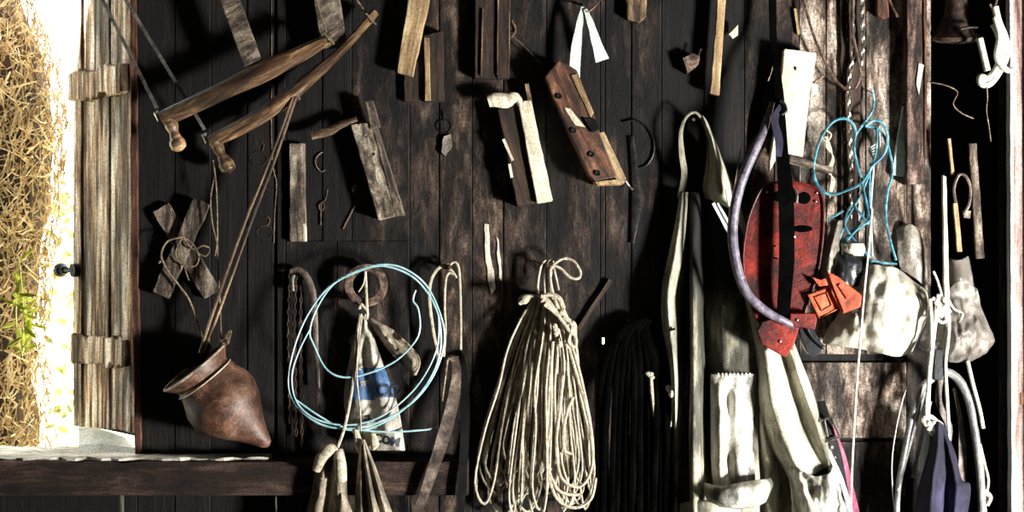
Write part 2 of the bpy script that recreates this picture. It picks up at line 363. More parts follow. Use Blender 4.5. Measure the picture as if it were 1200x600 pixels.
# room shell; a wide open doorway in the right wall lets the daylight in
X0, X1, Y0, ZT = -1.9, 3.6, -5.2, 3.2
bm = B(); box(bm, X0-.1, X1+.1, Y0-.1, .6, -.1, 0); struct('floor', bm, 'floor', smooth=False)
bm = B(); box(bm, X0-.1, X1+.1, Y0-.1, .045, ZT, ZT+.1); struct('ceiling', bm, 'room', smooth=False)
bm = B(); box(bm, X0-.08, X0, Y0, .045, 0, ZT); struct('wall_left', bm, 'room', smooth=False)
bm = B(); box(bm, X0-.08, X1+.08, Y0-.08, Y0, 0, ZT); struct('wall_front', bm, 'room', smooth=False)
bm = B(); dy0, dy1, dzt = -3.0, -2.2, 2.0
box(bm, X1, X1+.08, Y0, dy0, 0, ZT); box(bm, X1, X1+.08, dy1, .045, 0, ZT); box(bm, X1, X1+.08, dy0, dy1, dzt, ZT)
struct('wall_right', bm, 'room', smooth=False)
# horizontal beam under the window
bm = B(); z1 = .912; z0 = .815
xs = [-1.9+i*.0493 for i in range(37)]
top = [(x, z1+(random.uniform(-.006, .004) if x < -1.05 else random.uniform(-.002, .001))) for x in xs]
prism(bm, [(xs[0], z0)]+[(x, z) for x, z in top]+[(xs[-1], z0)][::1], .02, -.10)
struct('trim_1', bm, 'beam', smooth=False, bev=.003)
bm = B()   # sill board behind the beam top, colour lightened as if lit
prism(bm, [(-1.9, .86)]+[(x, .912+random.uniform(-.006, .004)) for x in [-1.9+i*.03 for i in range(27)]]+[(-1.1, .86)], .22, .02)
struct('trim_2', bm, 'sill_lit_top', smooth=False)
bm = B(); xs = [-1.9+i*.025 for i in range(49)]
f_ = [bm.verts.new((x, -.098+random.uniform(0, .03)*(1 if x < -1.1 else .8), .913)) for x in xs]; b_ = [bm.verts.new((x, .02, .913)) for x in xs]
f2 = [bm.verts.new((v.co.x, v.co.y, .919+random.uniform(-.003, .004))) for v in f_]; b2 = [bm.verts.new((v.co.x, .02, .921)) for v in b_]
for i in range(48):
    for q in ((f2[i], f2[i+1], b2[i+1], b2[i]), (f_[i], f_[i+1], f2[i+1], f2[i]), (f_[i], b_[i], b_[i+1], f_[i+1]), (b_[i], b2[i], b2[i+1], b_[i+1])): bm.faces.new(q)
struct('trim_5', bm, 'sill_lit_top', smooth=False)  # pale strip added for the bright lit line along the beam top
# window jamb
bm = B()
pts = rag([(151.5, -120), (159, -120), (161.5, 300), (166, 536), (158, 536), (154, 300)], .5, 12)
poly(bm, pts, .012, -.06); struct('trim_3', bm, 'redwood', smooth=False, bev=.002)
# pale post at the right edge
bm = B(); poly(bm, rag([(1186, -250), (1200, -250), (1204, 850), (1190, 850)], .4, 20), .03, .0, 0)
poly(bm, [(1200.5, -250), (1290, -250), (1290, 850), (1204.5, 850)], .04, .0, 0)
poly(bm, rag([(1182.5, -250), (1186.5, -250), (1190.5, 850), (1186.5, 850)], .4, 20), .035, .0, 1)
poly(bm, [(1195, 460), (1200, 460), (1200, 474), (1195, 474)], .0315, .02, 2)
struct('trim_4', bm, ['post_pale', 'post_edge', 'redwood'], smooth=False, bev=.002)
# ================================================================== OUTSIDE
# ground bank outside
bm = B()
g = []
for j in range(24):
    row = []
    for i in range(24):
        x = -7+i*.6; y = .25+j*.5
        z = .2+.02*j+max(0, (j-3))*.02+.1*noise.noise(Vector((x, y, 0)))
        row.append(bm.verts.new((x, y, z)))
    g.append(row)
for j in range(23):
    for i in range(23): bm.faces.new((g[j][i], g[j][i+1], g[j+1][i+1], g[j+1][i]))
o = part('ground', bm, 'grass'); o['kind'] = 'structure'
# vine covered column
def colx(py):   # right edge of the stems in the photo
    ks = [(-200, 10), (0, 28), (60, 52), (120, 66), (200, 66), (300, 52), (400, 42), (470, 46), (540, 52), (700, 54)]
    for (a, xa), (b, xb) in zip(ks, ks[1:]):
        if a <= py <= b: return xa+(xb-xa)*(py-a)/(b-a)-9
    return 50
t = thing('vine_column', 'tan dry vine stems matted over a broad column outside the window', 'dried vine', fr((20, 300, -.7)))
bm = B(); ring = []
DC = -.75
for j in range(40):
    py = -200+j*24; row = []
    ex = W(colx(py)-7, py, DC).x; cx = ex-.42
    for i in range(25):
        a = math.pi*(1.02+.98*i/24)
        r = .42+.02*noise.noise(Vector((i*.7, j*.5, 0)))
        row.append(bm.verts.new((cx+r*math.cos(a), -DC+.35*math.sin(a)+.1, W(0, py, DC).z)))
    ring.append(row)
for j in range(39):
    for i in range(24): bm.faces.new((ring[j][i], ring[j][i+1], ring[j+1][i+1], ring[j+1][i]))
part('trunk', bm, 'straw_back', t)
bm = B()
for k in range(3800):
    py = random.uniform(-90, 560); ex = W(colx(py)-3, py, DC).x; cx = ex-.42
    a = math.pi*random.uniform(1.45, 2.0); r = .43+random.uniform(0, .05)
    c = Vector((cx+r*math.cos(a), -DC+.35*math.sin(a)*r/.43+.08-.0, W(0, py, DC).z))
    tl = random.uniform(.03, .13); th = random.gauss(1.3, .8)
    dv = Vector((-math.sin(a)*math.cos(th), math.cos(a)*math.cos(th), math.sin(th)))*tl/2
    b = Vector([random.uniform(-.02, .02) for _ in range(3)])
    sweep(bm, [c-dv, c+b, c+dv], random.uniform(.0012, .0034), n=3, k=2, caps=False)
o = part('dry_stems', bm, 'straw', t); o['kind'] = 'stuff'
# leafy plant in the daylight gap
def leaf(bm, c, L, w, ang, tilt):
    m = Matrix.Translation(c) @ Matrix.Rotation(ang, 4, 'Y') @ Matrix.Rotation(tilt, 4, 'X')
    pr = [(0, 0), (.3, .9), (.6, 1), (.85, .5), (1, 0)]
    top = []; 
    l = [bm.verts.new(m @ Vector((-w/2*b, -.1*w*b, L*a))) for a, b in pr]; r = [bm.verts.new(m @ Vector((w/2*b, -.1*w*b, L*a))) for a, b in pr[1:-1]]
    mid = [bm.verts.new(m @ Vector((0, .15*w, L*a))) for a, b in pr[1:-1]]
    bm.faces.new((l[0], l[1], mid[0])); bm.faces.new((l[0], mid[0], r[0]))
    for i in range(2):
        bm.faces.new((l[i+1], l[i+2], mid[i+1], mid[i])); bm.faces.new((mid[i], mid[i+1], r[i+1], r[i]))
    bm.faces.new((l[3], l[4], mid[2])); bm.faces.new((mid[2], l[4], r[2]))
def plant(px, py0, py1, d, nst, nl, label, spread=14, lw=.03):
    t = thing('leafy_plant', label, 'plant', fr((px, py1, d)))
    bs = B(); bl = B()
    for s in range(nst):
        x0 = px+random.uniform(-spread*.6, spread*.6); x1 = px+random.uniform(-spread, spread)*1.3
        y1 = py0+random.uniform(0, 80)
        pts = [(x0, py1, d), ((x0+x1)/2+random.uniform(-6, 6), (py1+y1)/2, d+random.uniform(-.05, .05)), (x1, y1, d+random.uniform(-.08, .08))]
        path = cr(pxs(pts), 10)
        sweep(bs, path, .0018, n=4, k=1)
        for i in range(nl):
            p = random.choice(path[3:]); leaf(bl, p, random.uniform(.03, .07), lw*random.uniform(.5, 1), random.uniform(-2.6, 2.6), random.uniform(-.9, .9))
    part('stem', bs, LEAF, t); o = part('foliage', bl, LEAF, t); o['kind'] = 'stuff'
LEAF = 'leaf'
plant(72, 190, 535, -1.0, 6, 12, 'pale sunlit leafy plant filling the gap between vine column and shutter')
LEAF = 'leaf_yellow'; plant(30, 285, 420, -.30, 4, 9, 'small yellow green sprig growing out in front of the vine column', 10, .018); LEAF = 'leaf'
plant(105, 400, 560, -1.1, 5, 12, 'pale low plant behind the bottom corner of the shutter')
# white stone on the outer ledge
bm = B()
rows = [[(92, 537, -.08), (115, 537, -.06), (140, 537, -.05), (172, 537, -.05)],
        [(92, 520, -.1), (118, 521, -.08), (142, 523, -.07), (170, 527, -.07)],
        [(92, 505, -.16), (112, 504, -.15), (138, 512, -.15), (169, 518, -.14)],
        [(92, 500, -.24), (110, 501, -.24), (136, 508, -.24), (168, 514, -.24)]]
cs = [[W(*p) for p in r] for r in rows]
vv = [[bm.verts.new(p+Vector((0, random.uniform(-.004, .004), random.uniform(-.005, .005)))) for p in r] for r in cs]
for j in range(3):
    for i in range(3): bm.faces.new((vv[j][i], vv[j][i+1], vv[j+1][i+1], vv[j+1][i]))
bot = [[bm.verts.new(Vector((v.co.x, v.co.y, .905))) for v in r] for r in (vv[0], vv[3])]
for i in range(3):
    bm.faces.new((vv[0][i], bot[0][i], bot[0][i+1], vv[0][i+1])); bm.faces.new((vv[3][i], vv[3][i+1], bot[1][i+1], bot[1][i]))
    bm.faces.new((bot[0][i], bot[1][i], bot[1][i+1], bot[0][i+1]))
bm.faces.new([vv[j][0] for j in range(4)]+[bot[1][0], bot[0][0]]); bm.faces.new([vv[j][3] for j in range(4)][::-1]+[bot[0][3], bot[1][3]])
solo('stone_slab', bm, 'stone', 'bright white sunlit stone slab on the sill below the open shutter', 'stone', fr((130, 530, -.15)), bev=.006)
# shutter
hx_, hy_ = (154-600)*S*1.01, .075
ax = Vector((-.26, .30, 0)).normalized(); nrm = Vector((-.30, -.26, 0)).normalized()
SM = Matrix(((ax.x, nrm.x, 0, hx_), (ax.y, nrm.y, 0, hy_), (0, 0, 1, 0), (0, 0, 0, 1)))
t = thing('window_shutter', 'weathered plank window shutter swung open outward with white-worn cross rail', 'shutter', SM)
def lbox(bm, x0, x1, y0, y1, z0, z1, jag=0, mi=0):
    pts = []
    n = max(2, int((z1-z0)/.03))
    for i in range(n+1): pts.append((x0+random.uniform(-jag, jag), z0+(z1-z0)*i/n))
    m = max(1, int((x1-x0)/.02))
    for i in range(1, m): pts.append((x0+(x1-x0)*i/m, z1+random.uniform(-jag, jag)*3))
    for i in range(n, -1, -1): pts.append((x1+random.uniform(-jag, jag), z0+(z1-z0)*i/n))
    for i in range(m-1, 0, -1): pts.append((x0+(x1-x0)*i/m, z0+random.uniform(-jag, jag)*3))
    tmp = B(); prism(tmp, pts, y0, y1, mi); tmp.transform(SM)
    me = bpy.data.meshes.new('tmp'); tmp.to_mesh(me); tmp.free(); bm.from_mesh(me); bpy.data.meshes.remove(me)
SW = .40
for a, b, off in [(.0, .132, 0), (.140, .243, .004), (.251, .333, -.003), (.341, .40, .003)]:
    bm = B(); lbox(bm, a, b, -.012, .012+off, .955+random.uniform(0, .02), 2.55, .0012); part('shutter_plank', bm, 'weather', t, smooth=False, bev=.002)
bm = B(); lbox(bm, .004, .396, -.02, -.0125, .96, 2.5); part('gap_light_block', bm, 'dark_wood', t, smooth=False)  # added board, blocks daylight so the plank gaps show dark
bm = B(); lbox(bm, .01, .380, .012, .042, 1.99, 2.075, .004); part('cross_rail', bm, 'weather', t, smooth=False, bev=.003)
bm = B(); lbox(bm, .01, .382, .012, .036, 1.17, 1.25, .004); part('cross_rail', bm, 'weather', t, smooth=False, bev=.003)
bm = B()
c = SM @ Vector((.36, .03, CZ-.045)); c2 = SM @ Vector((.415, .035, CZ-.045))
sweep(bm, [c, c2], .008, k=1)
sweep(bm, [c2, c2+ax*.02, c2+ax*.03+Vector((-.012, 0, 0))], [.012, .024, .02], n=14, k=4); sweep(bm, [c-nrm*.014, c+nrm*.006], .022, n=12, k=1)
part('latch', bm, 'black_metal', t, label='round black latch knob')
# ================================================================== BOW SAWS
def bow_saw(label, arm, widths, kp, rr, stretch, sw, blade, cord, d):
    t = thing('bow_saw', label, 'saw', fr((arm[0][0], arm[0][1], d), arm[-1], arm[0]), 'bow saws hanging under the roof')
    b = Vector(arm[0])
    bm = B(); ribbon(bm, [(x, y) for x, y in arm], [w_*.94 for w_ in widths], .044, d, n=8, k=8)
    a_ = part('arm', bm, 'saw_wood', t)
    k0 = Vector(kp[0]); k1 = Vector(kp[1])
    bm = B(); tube(bm, [tuple(k0.lerp(k1, q)) for q in [0, .2, .4, .55, .72, .88, 1.0]], rr, d, n=14, k=4); part('handle', bm, 'saw_wood', t)
    bm = B(); tube(bm, [(b.x-7, b.y-9), (b.x-2, b.y+1)], 3.6, d+.004, n=10); part('blade_pin', bm, 'grey_metal', a_)
    bm = B(); ribbon(bm, stretch, sw, .022, d-.006, k=4); part('stretcher', bm, 'grey_wood', t, smooth=False, bev=.003)
    bm = B(); ribbon(bm, blade, 4.0, .0012, d, k=2); part('blade', bm, 'grey_metal', t)
    bm = B(); tube(bm, cord, 1.0, d+.001, n=5, k=2)
    for q in range(4): tube(bm, [(cord[0][0]-4+q*1.5, cord[0][1]-5+q), (cord[0][0]+3+q*1.5, cord[0][1]+5+q)], 1.1, d+.021, n=5, k=1)
    part('tension_cord', bm, 'twine', t)
bow_saw('upper bow saw with broad honey wooden arm and turned knob nearest the window', [(190, 140), (250, 112), (310, 83), (350, 64), (388, 44)], [21, 22, 27, 20, 11], ((199, 141), (211, 177)), [8, 7.5, 5.5, 6.5, 9.5, 9, 3], [(299, 80), (262, -20), (225, -110)], 21, [(186, 131), (118, -5), (62, -115)], [(384, 44), (352, -60), (315, -150)], .11)
bow_saw('lower bow saw with slim curved wooden arm, its knob pointing down left', [(246, 166), (290, 145), (330, 119), (370, 86), (405, 54), (441, 14)], [17, 20, 21, 15, 10, 9], ((252, 166), (270, 203)), [8, 7, 5.5, 7, 9.5, 9, 3], [(392, 56), (376, -40), (352, -130)], 30, [(240, 152), (146, -2), (86, -100)], [(433, 21), (405, -18), (350, -90)], .065)
# brass end wrap on the lower saw
# ================================================================== LEFT WALL THINGS
# long pair of rods
t = thing('iron_tongs', 'long pair of thin brown rods leaning from saw down into the jug mouth', 'tongs', fr((290, 265, .06), (345, 113), (235, 410)))
for o_ in (-3.6, 3.6):
    bm = B(); ribbon(bm, [(345+o_*.5, 114), (318+o_*.8, 190), (290+o_, 262), (262+o_, 340), (236+o_*.6, 414)], 3.8, .009, .082, n=8, k=4); part('rod', bm, 'brown_wood', t)
bm = B(); tube(bm, [(341, 117), (345, 108), (350, 117)], 2.5, .075, k=4); part('hinge', bm, 'rust', t)
# jug: curved sweep with open mouth
t = thing('flared_jug', 'rusty brown flared-mouth jug lying tilted on the beam, mouth to the window', 'jug', fr((255, 470, .08), (227, 432), (312, 520)))
DJ = .095
def jugsweep(bm, stations, n=36, mi=0, close=False):
    rings = []
    for (x, y, d, r, ang, q) in stations:
        c = W(x, y, d)
        T = Vector((math.cos(ang), 0, -math.sin(ang)))  # axis dir in picture (x right, down)
        tl = q
        T = (T*math.cos(tl)+Vector((0, 1, 0))*math.sin(tl)).normalized()
        s = Vector((0, 1, 0)).cross(T).normalized(); u = T.cross(s).normalized()
        rings.append([bm.verts.new(c+(s*math.cos(2*math.pi*j/n)+u*math.sin(2*math.pi*j/n))*r*S) for j in range(n)])
    for a, b in zip(rings, rings[1:]):
        for j in range(n):
            f = bm.faces.new((a[j], a[(j+1) % n], b[(j+1) % n], b[j])); f.material_index = mi
    if close: bm.faces.new(rings[-1])
A5 = math.atan2(70, 53)
bm = B()
jugsweep(bm, [(252, 456, DJ, 29, A5, .28), (245, 449, DJ, 37, A5, .28), (237, 440, DJ, 33.5, A5, .2), (229, 431, DJ, 43, A5, .17), (227.5, 429.5, DJ, 43.5, A5, .17), (230, 432, DJ, 39, A5, .17), (240, 444, DJ, 31, A5, .2), (258, 466, DJ, 30, .9, .25), (272, 480, DJ, 20, .8, .2)][1:], mi=0)
jugsweep(bm, [(237, 440, DJ, 34, A5, .3), (244, 449, DJ, 36, A5, .28), (254, 462, DJ, 43, A5-.03, .22), (264, 474, DJ, 44, .85, .18), (274, 485, DJ, 38, .85, .1), (285, 496, DJ, 28, .85, .05), (295, 505, DJ, 18.5, .85, 0), (303, 512, DJ, 12.5, .85, 0), (309, 517, DJ, 9, .85, 0), (313, 521, DJ, 6, .85, 0), (315, 523, DJ, 1.5, .85, 0)], close=True)
part('body', bm, 'jug', t)
bm = B()
def ringpts(x, y, d, r, ang, q, n=28):
    c = W(x, y, d); T = Vector((math.cos(ang), 0, -math.sin(ang))); T = (T*math.cos(q)+Vector((0, 1, 0))*math.sin(q)).normalized()
    s = Vector((0, 1, 0)).cross(T).normalized(); u = T.cross(s).normalized()
    return [c+(s*math.cos(2*math.pi*j/n)+u*math.sin(2*math.pi*j/n))*r*S for j in range(n)]
sweep(bm, ringpts(228, 430, DJ, 42.5, A5, .17), .0036, n=8, closed=True, k=1); part('rim', bm, 'jug_rim', t, label='rim painted pale as if lit')  # pale colour stands in for light along the mouth
bm = B(); sweep(bm, ringpts(240, 444, DJ, 36, A5, .17), .0026, n=6, closed=True, k=1); part('band', bm, 'jug_rim', t)
# cord from saw knob to jug
bm = B(); tube(bm, [(250, 188, .07), (254, 230), (255, 300), (258, 360), (259, 400, .1)], 1.1, .06, n=6)
tube(bm, [(252, 205), (247, 232), (249, 262), (254, 285), (252, 300)], .9, .062, n=5)
for i in range(5): tube(bm, [(259, 400, .105), (264+i, 397-i*2, .11), (268+i*.7, 402-3*i, .11), (262, 404+i, .1)], .8, .1, n=5)
solo('cord', bm, 'twine', 'knotted cord hanging plumb from the saw knob and tied to the jug rim', 'cord', fr((255, 300, .05)))
# crossed slats
t = thing('crossed_slats', 'two short rough slats nailed in an X on the black boards', 'wooden cross', fr((214, 292, .02)))
bm = B(); plank(bm, (188, 243), (248, 345), 21, .022, .002, .8); part('slat', bm, 'grey_wood', t, smooth=False, bev=.002)
bm = B(); plank(bm, (236, 236), (188, 346), 20, .040, .022, .8); part('slat', bm, 'grey_wood', t, smooth=False, bev=.002)
# wire loops on the cross
bm = B()
tube(bm, [(213, 278), (196, 283), (189, 300), (197, 318), (210, 335), (222, 352), (232, 380), (238, 398)], 1.3, .055, n=6)
tube(bm, [(213, 278), (225, 285), (233, 300), (228, 312), (212, 309), (206, 296), (214, 280), (226, 292), (238, 288), (246, 292), (241, 300), (232, 297)], 1.0, .052, n=6)
tube(bm, [(186, 308), (190, 305), (192, 309)], 1.5, .055, n=6)
tube(bm, [(211, 280), (213, 300), (220, 325), (222, 328)], .8, .05, n=5)
solo('wire_coil', bm, 'twine', 'loose pale wire coil looped round the wooden X with a trailing tail', 'wire', fr((213, 278, .05)))
# key rings on the dark boards
for cx, cy, r, lb in [(303, 186, 10, 'topmost faint wire ring right of the long rods'), (316, 214, 9, 'middle wire ring right of the long rods, with a small bright clip'), (310, 272, 9, 'lowest wire ring right of the long rods')]:
    bm = B(); sweep(bm, [W(cx+r*math.cos(a*math.pi/10), cy+r*.85*math.sin(a*math.pi/10), .002) for a in range(20)], .0014, n=6, closed=True, k=1)
    tube(bm, [(cx+4, cy-r*.9), (cx+6, cy-r*1.6), (cx+3, cy-r*2)], .9, .002, n=5)
    solo('wire_ring', bm, 'rust_dark', lb, 'ring', fr((cx, cy, .01)), group='wire rings on the black boards')
bm = B(); tube(bm, [(318, -40), (318.5, 60), (318, 150), (320, 195), (324, 215), (322, 250), (321, 285)], .6, .003, n=5); solo('wire_lit_crack', bm, 'twine', 'faint thin wire beside the wire rings, upper length standing in for a lit crack', 'wire', fr((322, 240, .006)))  # upper length added in place of a bright crack between boards
# dark plank, light on its lower edge put in as a pale strip
bm = B(); plank(bm, (348, 168), (349, 283), 18, .022, .0, .5); poly(bm, [(355, 262), (358, 262), (358.5, 283), (355, 283)], .0235, .0, 1)
solo('hanging_batten', bm, ['grey_wood', 'bare'], 'dark vertical batten with foot edge painted bright as if lit, left of the small hooks', 'board', fr((348, 225, .01)), smooth=False, bev=.0015)
for pts, lb in [([(378, 178), (371, 184), (370, 193), (376, 201), (381, 199)], 'small curved wire hook, upper one beside the dark batten'), ([(384, 222), (381, 234), (374, 240), (376, 247), (380, 243), (377, 236), (376, 250), (376, 264)], 'small curly wire hook, lower one beside the dark batten')]:
    bm = B(); tube(bm, pts, .8, .003, n=6); solo('wire_hook', bm, 'rust', lb, 'hook', fr((pts[0][0], pts[0][1], .01)))
# hammer-like handle + first hand plane
bm = B(); ribbon(bm, [(365, 159), (385, 154), (400, 146), (418, 139)], [10, 11, 9, 7], .018, .045, n=8)
solo('tool_handle', bm, 'brown_wood', 'short pale wooden tool handle poking left above the tilted grey plane', 'handle', fr((390, 150, .04), (418, 139), (365, 159)))
t = thing('wooden_plane', 'tilted grey worn moulding plane with a bright patch on its lower end', 'hand plane', fr((443, 195, .04), (425, 143), (458, 250)))
bm = B(); poly(bm, rag([(411, 146), (433, 143), (463, 253), (443, 258)], .5), .055, .0); part('body', bm, 'worn_wood', t, smooth=False, bev=.003)
bm = B(); poly(bm, rag([(434, 144), (441, 146), (474, 252), (463.5, 253)], .4), .045, .0); part('fence', bm, 'grey_wood', t, smooth=False, bev=.002)
bm = B(); plank(bm, (432, 118), (440, 150), 9, .060, .03, .3, w2=12); part('wedge', bm, 'grey_wood', t, smooth=False, bev=.002)
for x, y, q in ((427.5, 158, .0035), (439, 181, .005)):
    bm = B(); ball(bm, W(x, y, .056), q, (1, .5, 1)); part('screw', bm, 'grey_metal', t)
bm = B(); tube(bm, [(423, 229), (412, 248), (402, 268)], 1.4, .004, n=6); ball(bm, W(416, 222, .008), .014, (.8, .5, 1))
solo('small_gimlet', bm, 'brown_wood', 'thin small gimlet hanging just left of the grey plane foot', 'gimlet', fr((415, 245, .02), (423, 229), (402, 268)))
# boards at the top
bm = B(); poly(bm, rag([(482, -60), (508, -60), (503, 2), (484, 90), (465, 85), (478, 0)], .5, 10), .05, .03)
solo('tan_stave', bm, 'tan_wood', 'bright tan stave with a long groove slanting down from the roof', 'board', fr((485, 20, .04), (495, -20), (474, 88)), smooth=False, bev=.003)
bm = B(); plank(bm, (484, -60), (485, 119), 22, .02, .0, .5); solo('short_board', bm, 'dark_wood', 'dark board hanging behind the lower end of the bright tan stave', 'board', fr((485, 50, .01)), smooth=False, bev=.002)
bm = B(); poly(bm, rag([(496, 42), (519, 36), (520, 119), (497, 119)], .5), .03, .0); poly(bm, rag([(497, 44), (503, 44), (505, 118), (498, 118)], .4), .034, .03, 1)  # tan strip paints the light on the board's edge
solo('edge_lit_board', bm, ['dark_wood', 'tan_wood'], 'short dark board with one edge painted pale as if lit, right of the tan stave', 'board', fr((508, 80, .015)), smooth=False, bev=.0015)
# small tag
t = thing('wire_tag', 'small crumpled pale tag on a wire ring below the board with the painted lit edge', 'tag', fr((521, 155, .015)))
bm = B(); sweep(bm, [W(521+8*math.cos(a*.628), 148+8*math.sin(a*.628), .003) for a in range(10)], .0015, n=5, closed=True, k=2); tube(bm, [(520, 140), (519, 130)], .8, .003, n=5); part('ring', bm, 'black_metal', t)
bm = B(); poly(bm, rag([(520, 160), (528, 157), (530, 170), (522, 183), (517, 178)], 1, 5), .012, .0); part('tag', bm, 'bag_dull', t, smooth=False)
# grooved board
t = thing('grooved_board', 'broad dark board with groove edges toned as if lit, hanging above the pale slat', 'board', fr((578, 40, .03)))
bm = B(); poly(bm, rag([(557, -60), (582, -60), (582, 92), (556, 91)], .4), .04, .0); part('board', bm, 'dark_wood', t, smooth=False, bev=.0025)
bm = B(); poly(bm, rag([(582.5, -60), (599, -60), (597, 91), (582.5, 92)], .4), .046, .0); part('board', bm, 'dark_wood', t, smooth=False, bev=.0025)
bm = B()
for a, b in [((566, 10), (564, 88)), ((584, 0), (583, 88)), ((597.5, 0), (596, 90))]: plank(bm, a, b, 1.4, .0475, .03, .2)  # lighter strips stand in for light catching the board edges
part('painted_lit_edge', bm, 'brown_wood', t, smooth=False)
bm = B(); ball(bm, W(601, 33, .03), .011, (.9, .7, 1.3)); tube(bm, [(600, 42, .04), (615, 55), (634, 75)], .9, .035, n=5); tube(bm, [(600, 24), (604, 36), (599, 44)], 1.5, .04, n=5)
solo('peg_and_string', bm, 'brown_wood', 'wooden peg with a thin string slanting away from the grooved board', 'peg', fr((601, 33, .03)))
# second plane: dark body, lit side face put in as cream wood
t = thing('wooden_plane', 'dark wooden plane with one side painted cream as if lit and a cream horn handle', 'hand plane', fr((615, 175, .05), (600, 120), (638, 238)))
bm = B(); poly(bm, rag([(583, 128), (608, 122), (640, 236), (606, 242)], .4), .055, .0); part('body', bm, 'dark_wood', t, smooth=False, bev=.003)
bm = B(); poly(bm, rag([(607, 119), (622, 117), (648, 235), (629, 238)], .4), .07, .0); part('painted_lit_face', bm, 'cream_wood', t, smooth=False, bev=.003, label='side slat painted cream as if lit')
bm = B(); plank(bm, (617, 98), (622, 124), 5, .045, .02, .2); part('wedge', bm, 'brown_wood', t, smooth=False, bev=.001)
bm = B(); ribbon(bm, [(572, 119), (580, 117), (592, 118), (602, 115), (608, 118), (610, 124)], [14, 17, 18, 15, 9, 6], .026, .06, n=12, k=5); part('horn_handle', bm, 'cream_wood', t, label='cream horn-shaped handle')
for a, b in [((590, 163), (601, 188)), ((597, 192), (600, 208))]:
    bm = B(); plank(bm, a, b, 3.2, .058, .03, .3); part('edge_chip', bm, 'cream_wood', t, smooth=False)
# third plane: jack plane
t = thing('wooden_plane', 'largest reddish brown jack plane with a pale throat and screw holes, hanging aslant', 'hand plane', fr((687, 145, .06), (655, 75), (718, 212)))
bm = B(); poly(bm, rag([(638, 90), (655, 70), (676, 82), (697, 135), (703, 156), (723, 208), (698, 213), (690, 206)], .4), .085, .0); part('body', bm, 'plane_wood', t, smooth=False, bev=.004)
bm = B(); poly(bm, rag([(669, 88), (676, 86), (696, 132), (692, 138)], .3), .089, .05); part('painted_lit_face', bm, 'tan_wood', t, smooth=False, bev=.0015, label='upper edge strip painted pale as if lit')  # tan strips put the light along the plane's edges into colour
bm = B(); poly(bm, rag([(700, 156), (708, 154), (734, 210), (723, 214)], .3), .082, .01); part('painted_lit_face', bm, 'tan_wood', t, smooth=False, bev=.002, label='lower edge strip painted pale as if lit')
bm = B(); poly(bm, rag([(696, 213), (723, 210), (733, 212), (730, 216), (700, 217)], .3, 6), .086, .01); part('toe', bm, 'tan_wood', t, smooth=False, bev=.002)  # tan toe paints the light on the end face
bm = B(); poly(bm, [(661, 126), (668, 127), (686, 149), (674, 147)], .0875, .07); part('throat', bm, 'cream_wood', t, smooth=False, bev=.001, label='pale wedge-shaped throat')
bm = B(); poly(bm, rag([(683, 138), (699, 140), (703, 152), (694, 155)], .5, 5), .094, .07); part('iron', bm, 'black_metal', t, smooth=False, bev=.001)
for x, y in ((693, 181), (700, 203), (655, 113), (672, 153)):
    bm = B(); lathe(bm, [(0, 0), (.006, 0), (.0085, .002), (.0085, .005), (.005, .005), (0, .003)], 14, Matrix.Translation(W(x, y, .0845)) @ Matrix.Rotation(math.pi/2, 4, 'X')); part('screw_hole', bm, 'black_metal', t)
bm = B(); tube(bm, [(733, 212, .05), (738, 219, .04), (741, 222, .02)], 1.2, .05, n=5)
part('hanging_hook', bm, 'grey_metal', t)
# ribbons on hook
t = thing('cloth_strip_pair', 'two white cloth strips dangling from a bent hook above the jack plane', 'cloth strips', fr((684, 12, .05)))
bm = B(); ribbon(bm, [(683, 8), (679, 30), (675, 60), (673, 91)], [3, 8, 12, 13], .003, .055, k=6); part('cloth_strip', bm, 'ribbon', t, smooth=False)
bm = B(); ribbon(bm, [(686, 11), (693, 30), (699, 50), (706, 71)], [4, 8, 11, 16], .003, .06, k=6); part('cloth_strip', bm, 'ribbon', t, smooth=False)
bm = B(); tube(bm, [(683, 6, .0), (683, 9, .05), (688, 14, .06), (692, 12), (700, 4), (712, -12)], 1.3, .055, n=6); part('hook', bm, 'rust', t)
# sickle-like ring
bm = B(); tube(bm, [(732, 143), (745, 141), (758, 149), (766, 165), (765, 182), (757, 194), (748, 196)], 1.3, .006, n=6)
ribbon(bm, [(740, 160), (744, 200), (746, 240), (741, 285)], [6, 9, 13, 5], .008, .005, n=6)
solo('old_sickle', bm, 'black_metal', 'dim black sickle with a thin round blade right of the jack plane', 'sickle', fr((745, 200, .02)))
# top centre-right bits
bm = B(); poly(bm, rag([(732, -40), (760, -40), (757, 20), (748, 27), (735, 22)], .8, 7), .03, .0); solo('wood_block', bm, 'brown_wood', 'small brown block at the top edge right of the white strips', 'wood block', fr((745, 0, .015)), smooth=False, bev=.003)
bm = B(); poly(bm, rag([(844, -60), (855, -60), (848, 40), (843, 112), (832, 109), (839, 30)], .4), .05, .03)
solo('pale_stick', bm, 'tan_wood', 'long pale stick hanging straight down above the coat loop', 'stick', fr((844, 40, .04), (848, 0), (838, 110)), smooth=False, bev=.0025)
bm = B(); poly(bm, [(854, 40), (865, 29), (865, 41), (859, 45)], .035, .02); solo('metal_triangle', bm, 'bare', 'tiny pale triangular scrap beside the long pale stick', 'scrap', fr((860, 37, .02)), smooth=False, bev=.001)
bm = B(); poly(bm, rag([(800, 68), (812, 62), (820, 66), (818, 76), (806, 86)], 1, 5), .035, .0); tube(bm, [(818, 68), (820, 60), (822, 57)], 1.2, .03, n=5)
solo('rusty_chunk', bm, 'rust', 'rusty wedge-shaped lump pinned left of the long pale stick', 'metal scrap', fr((810, 75, .02)), smooth=False, bev=.003)
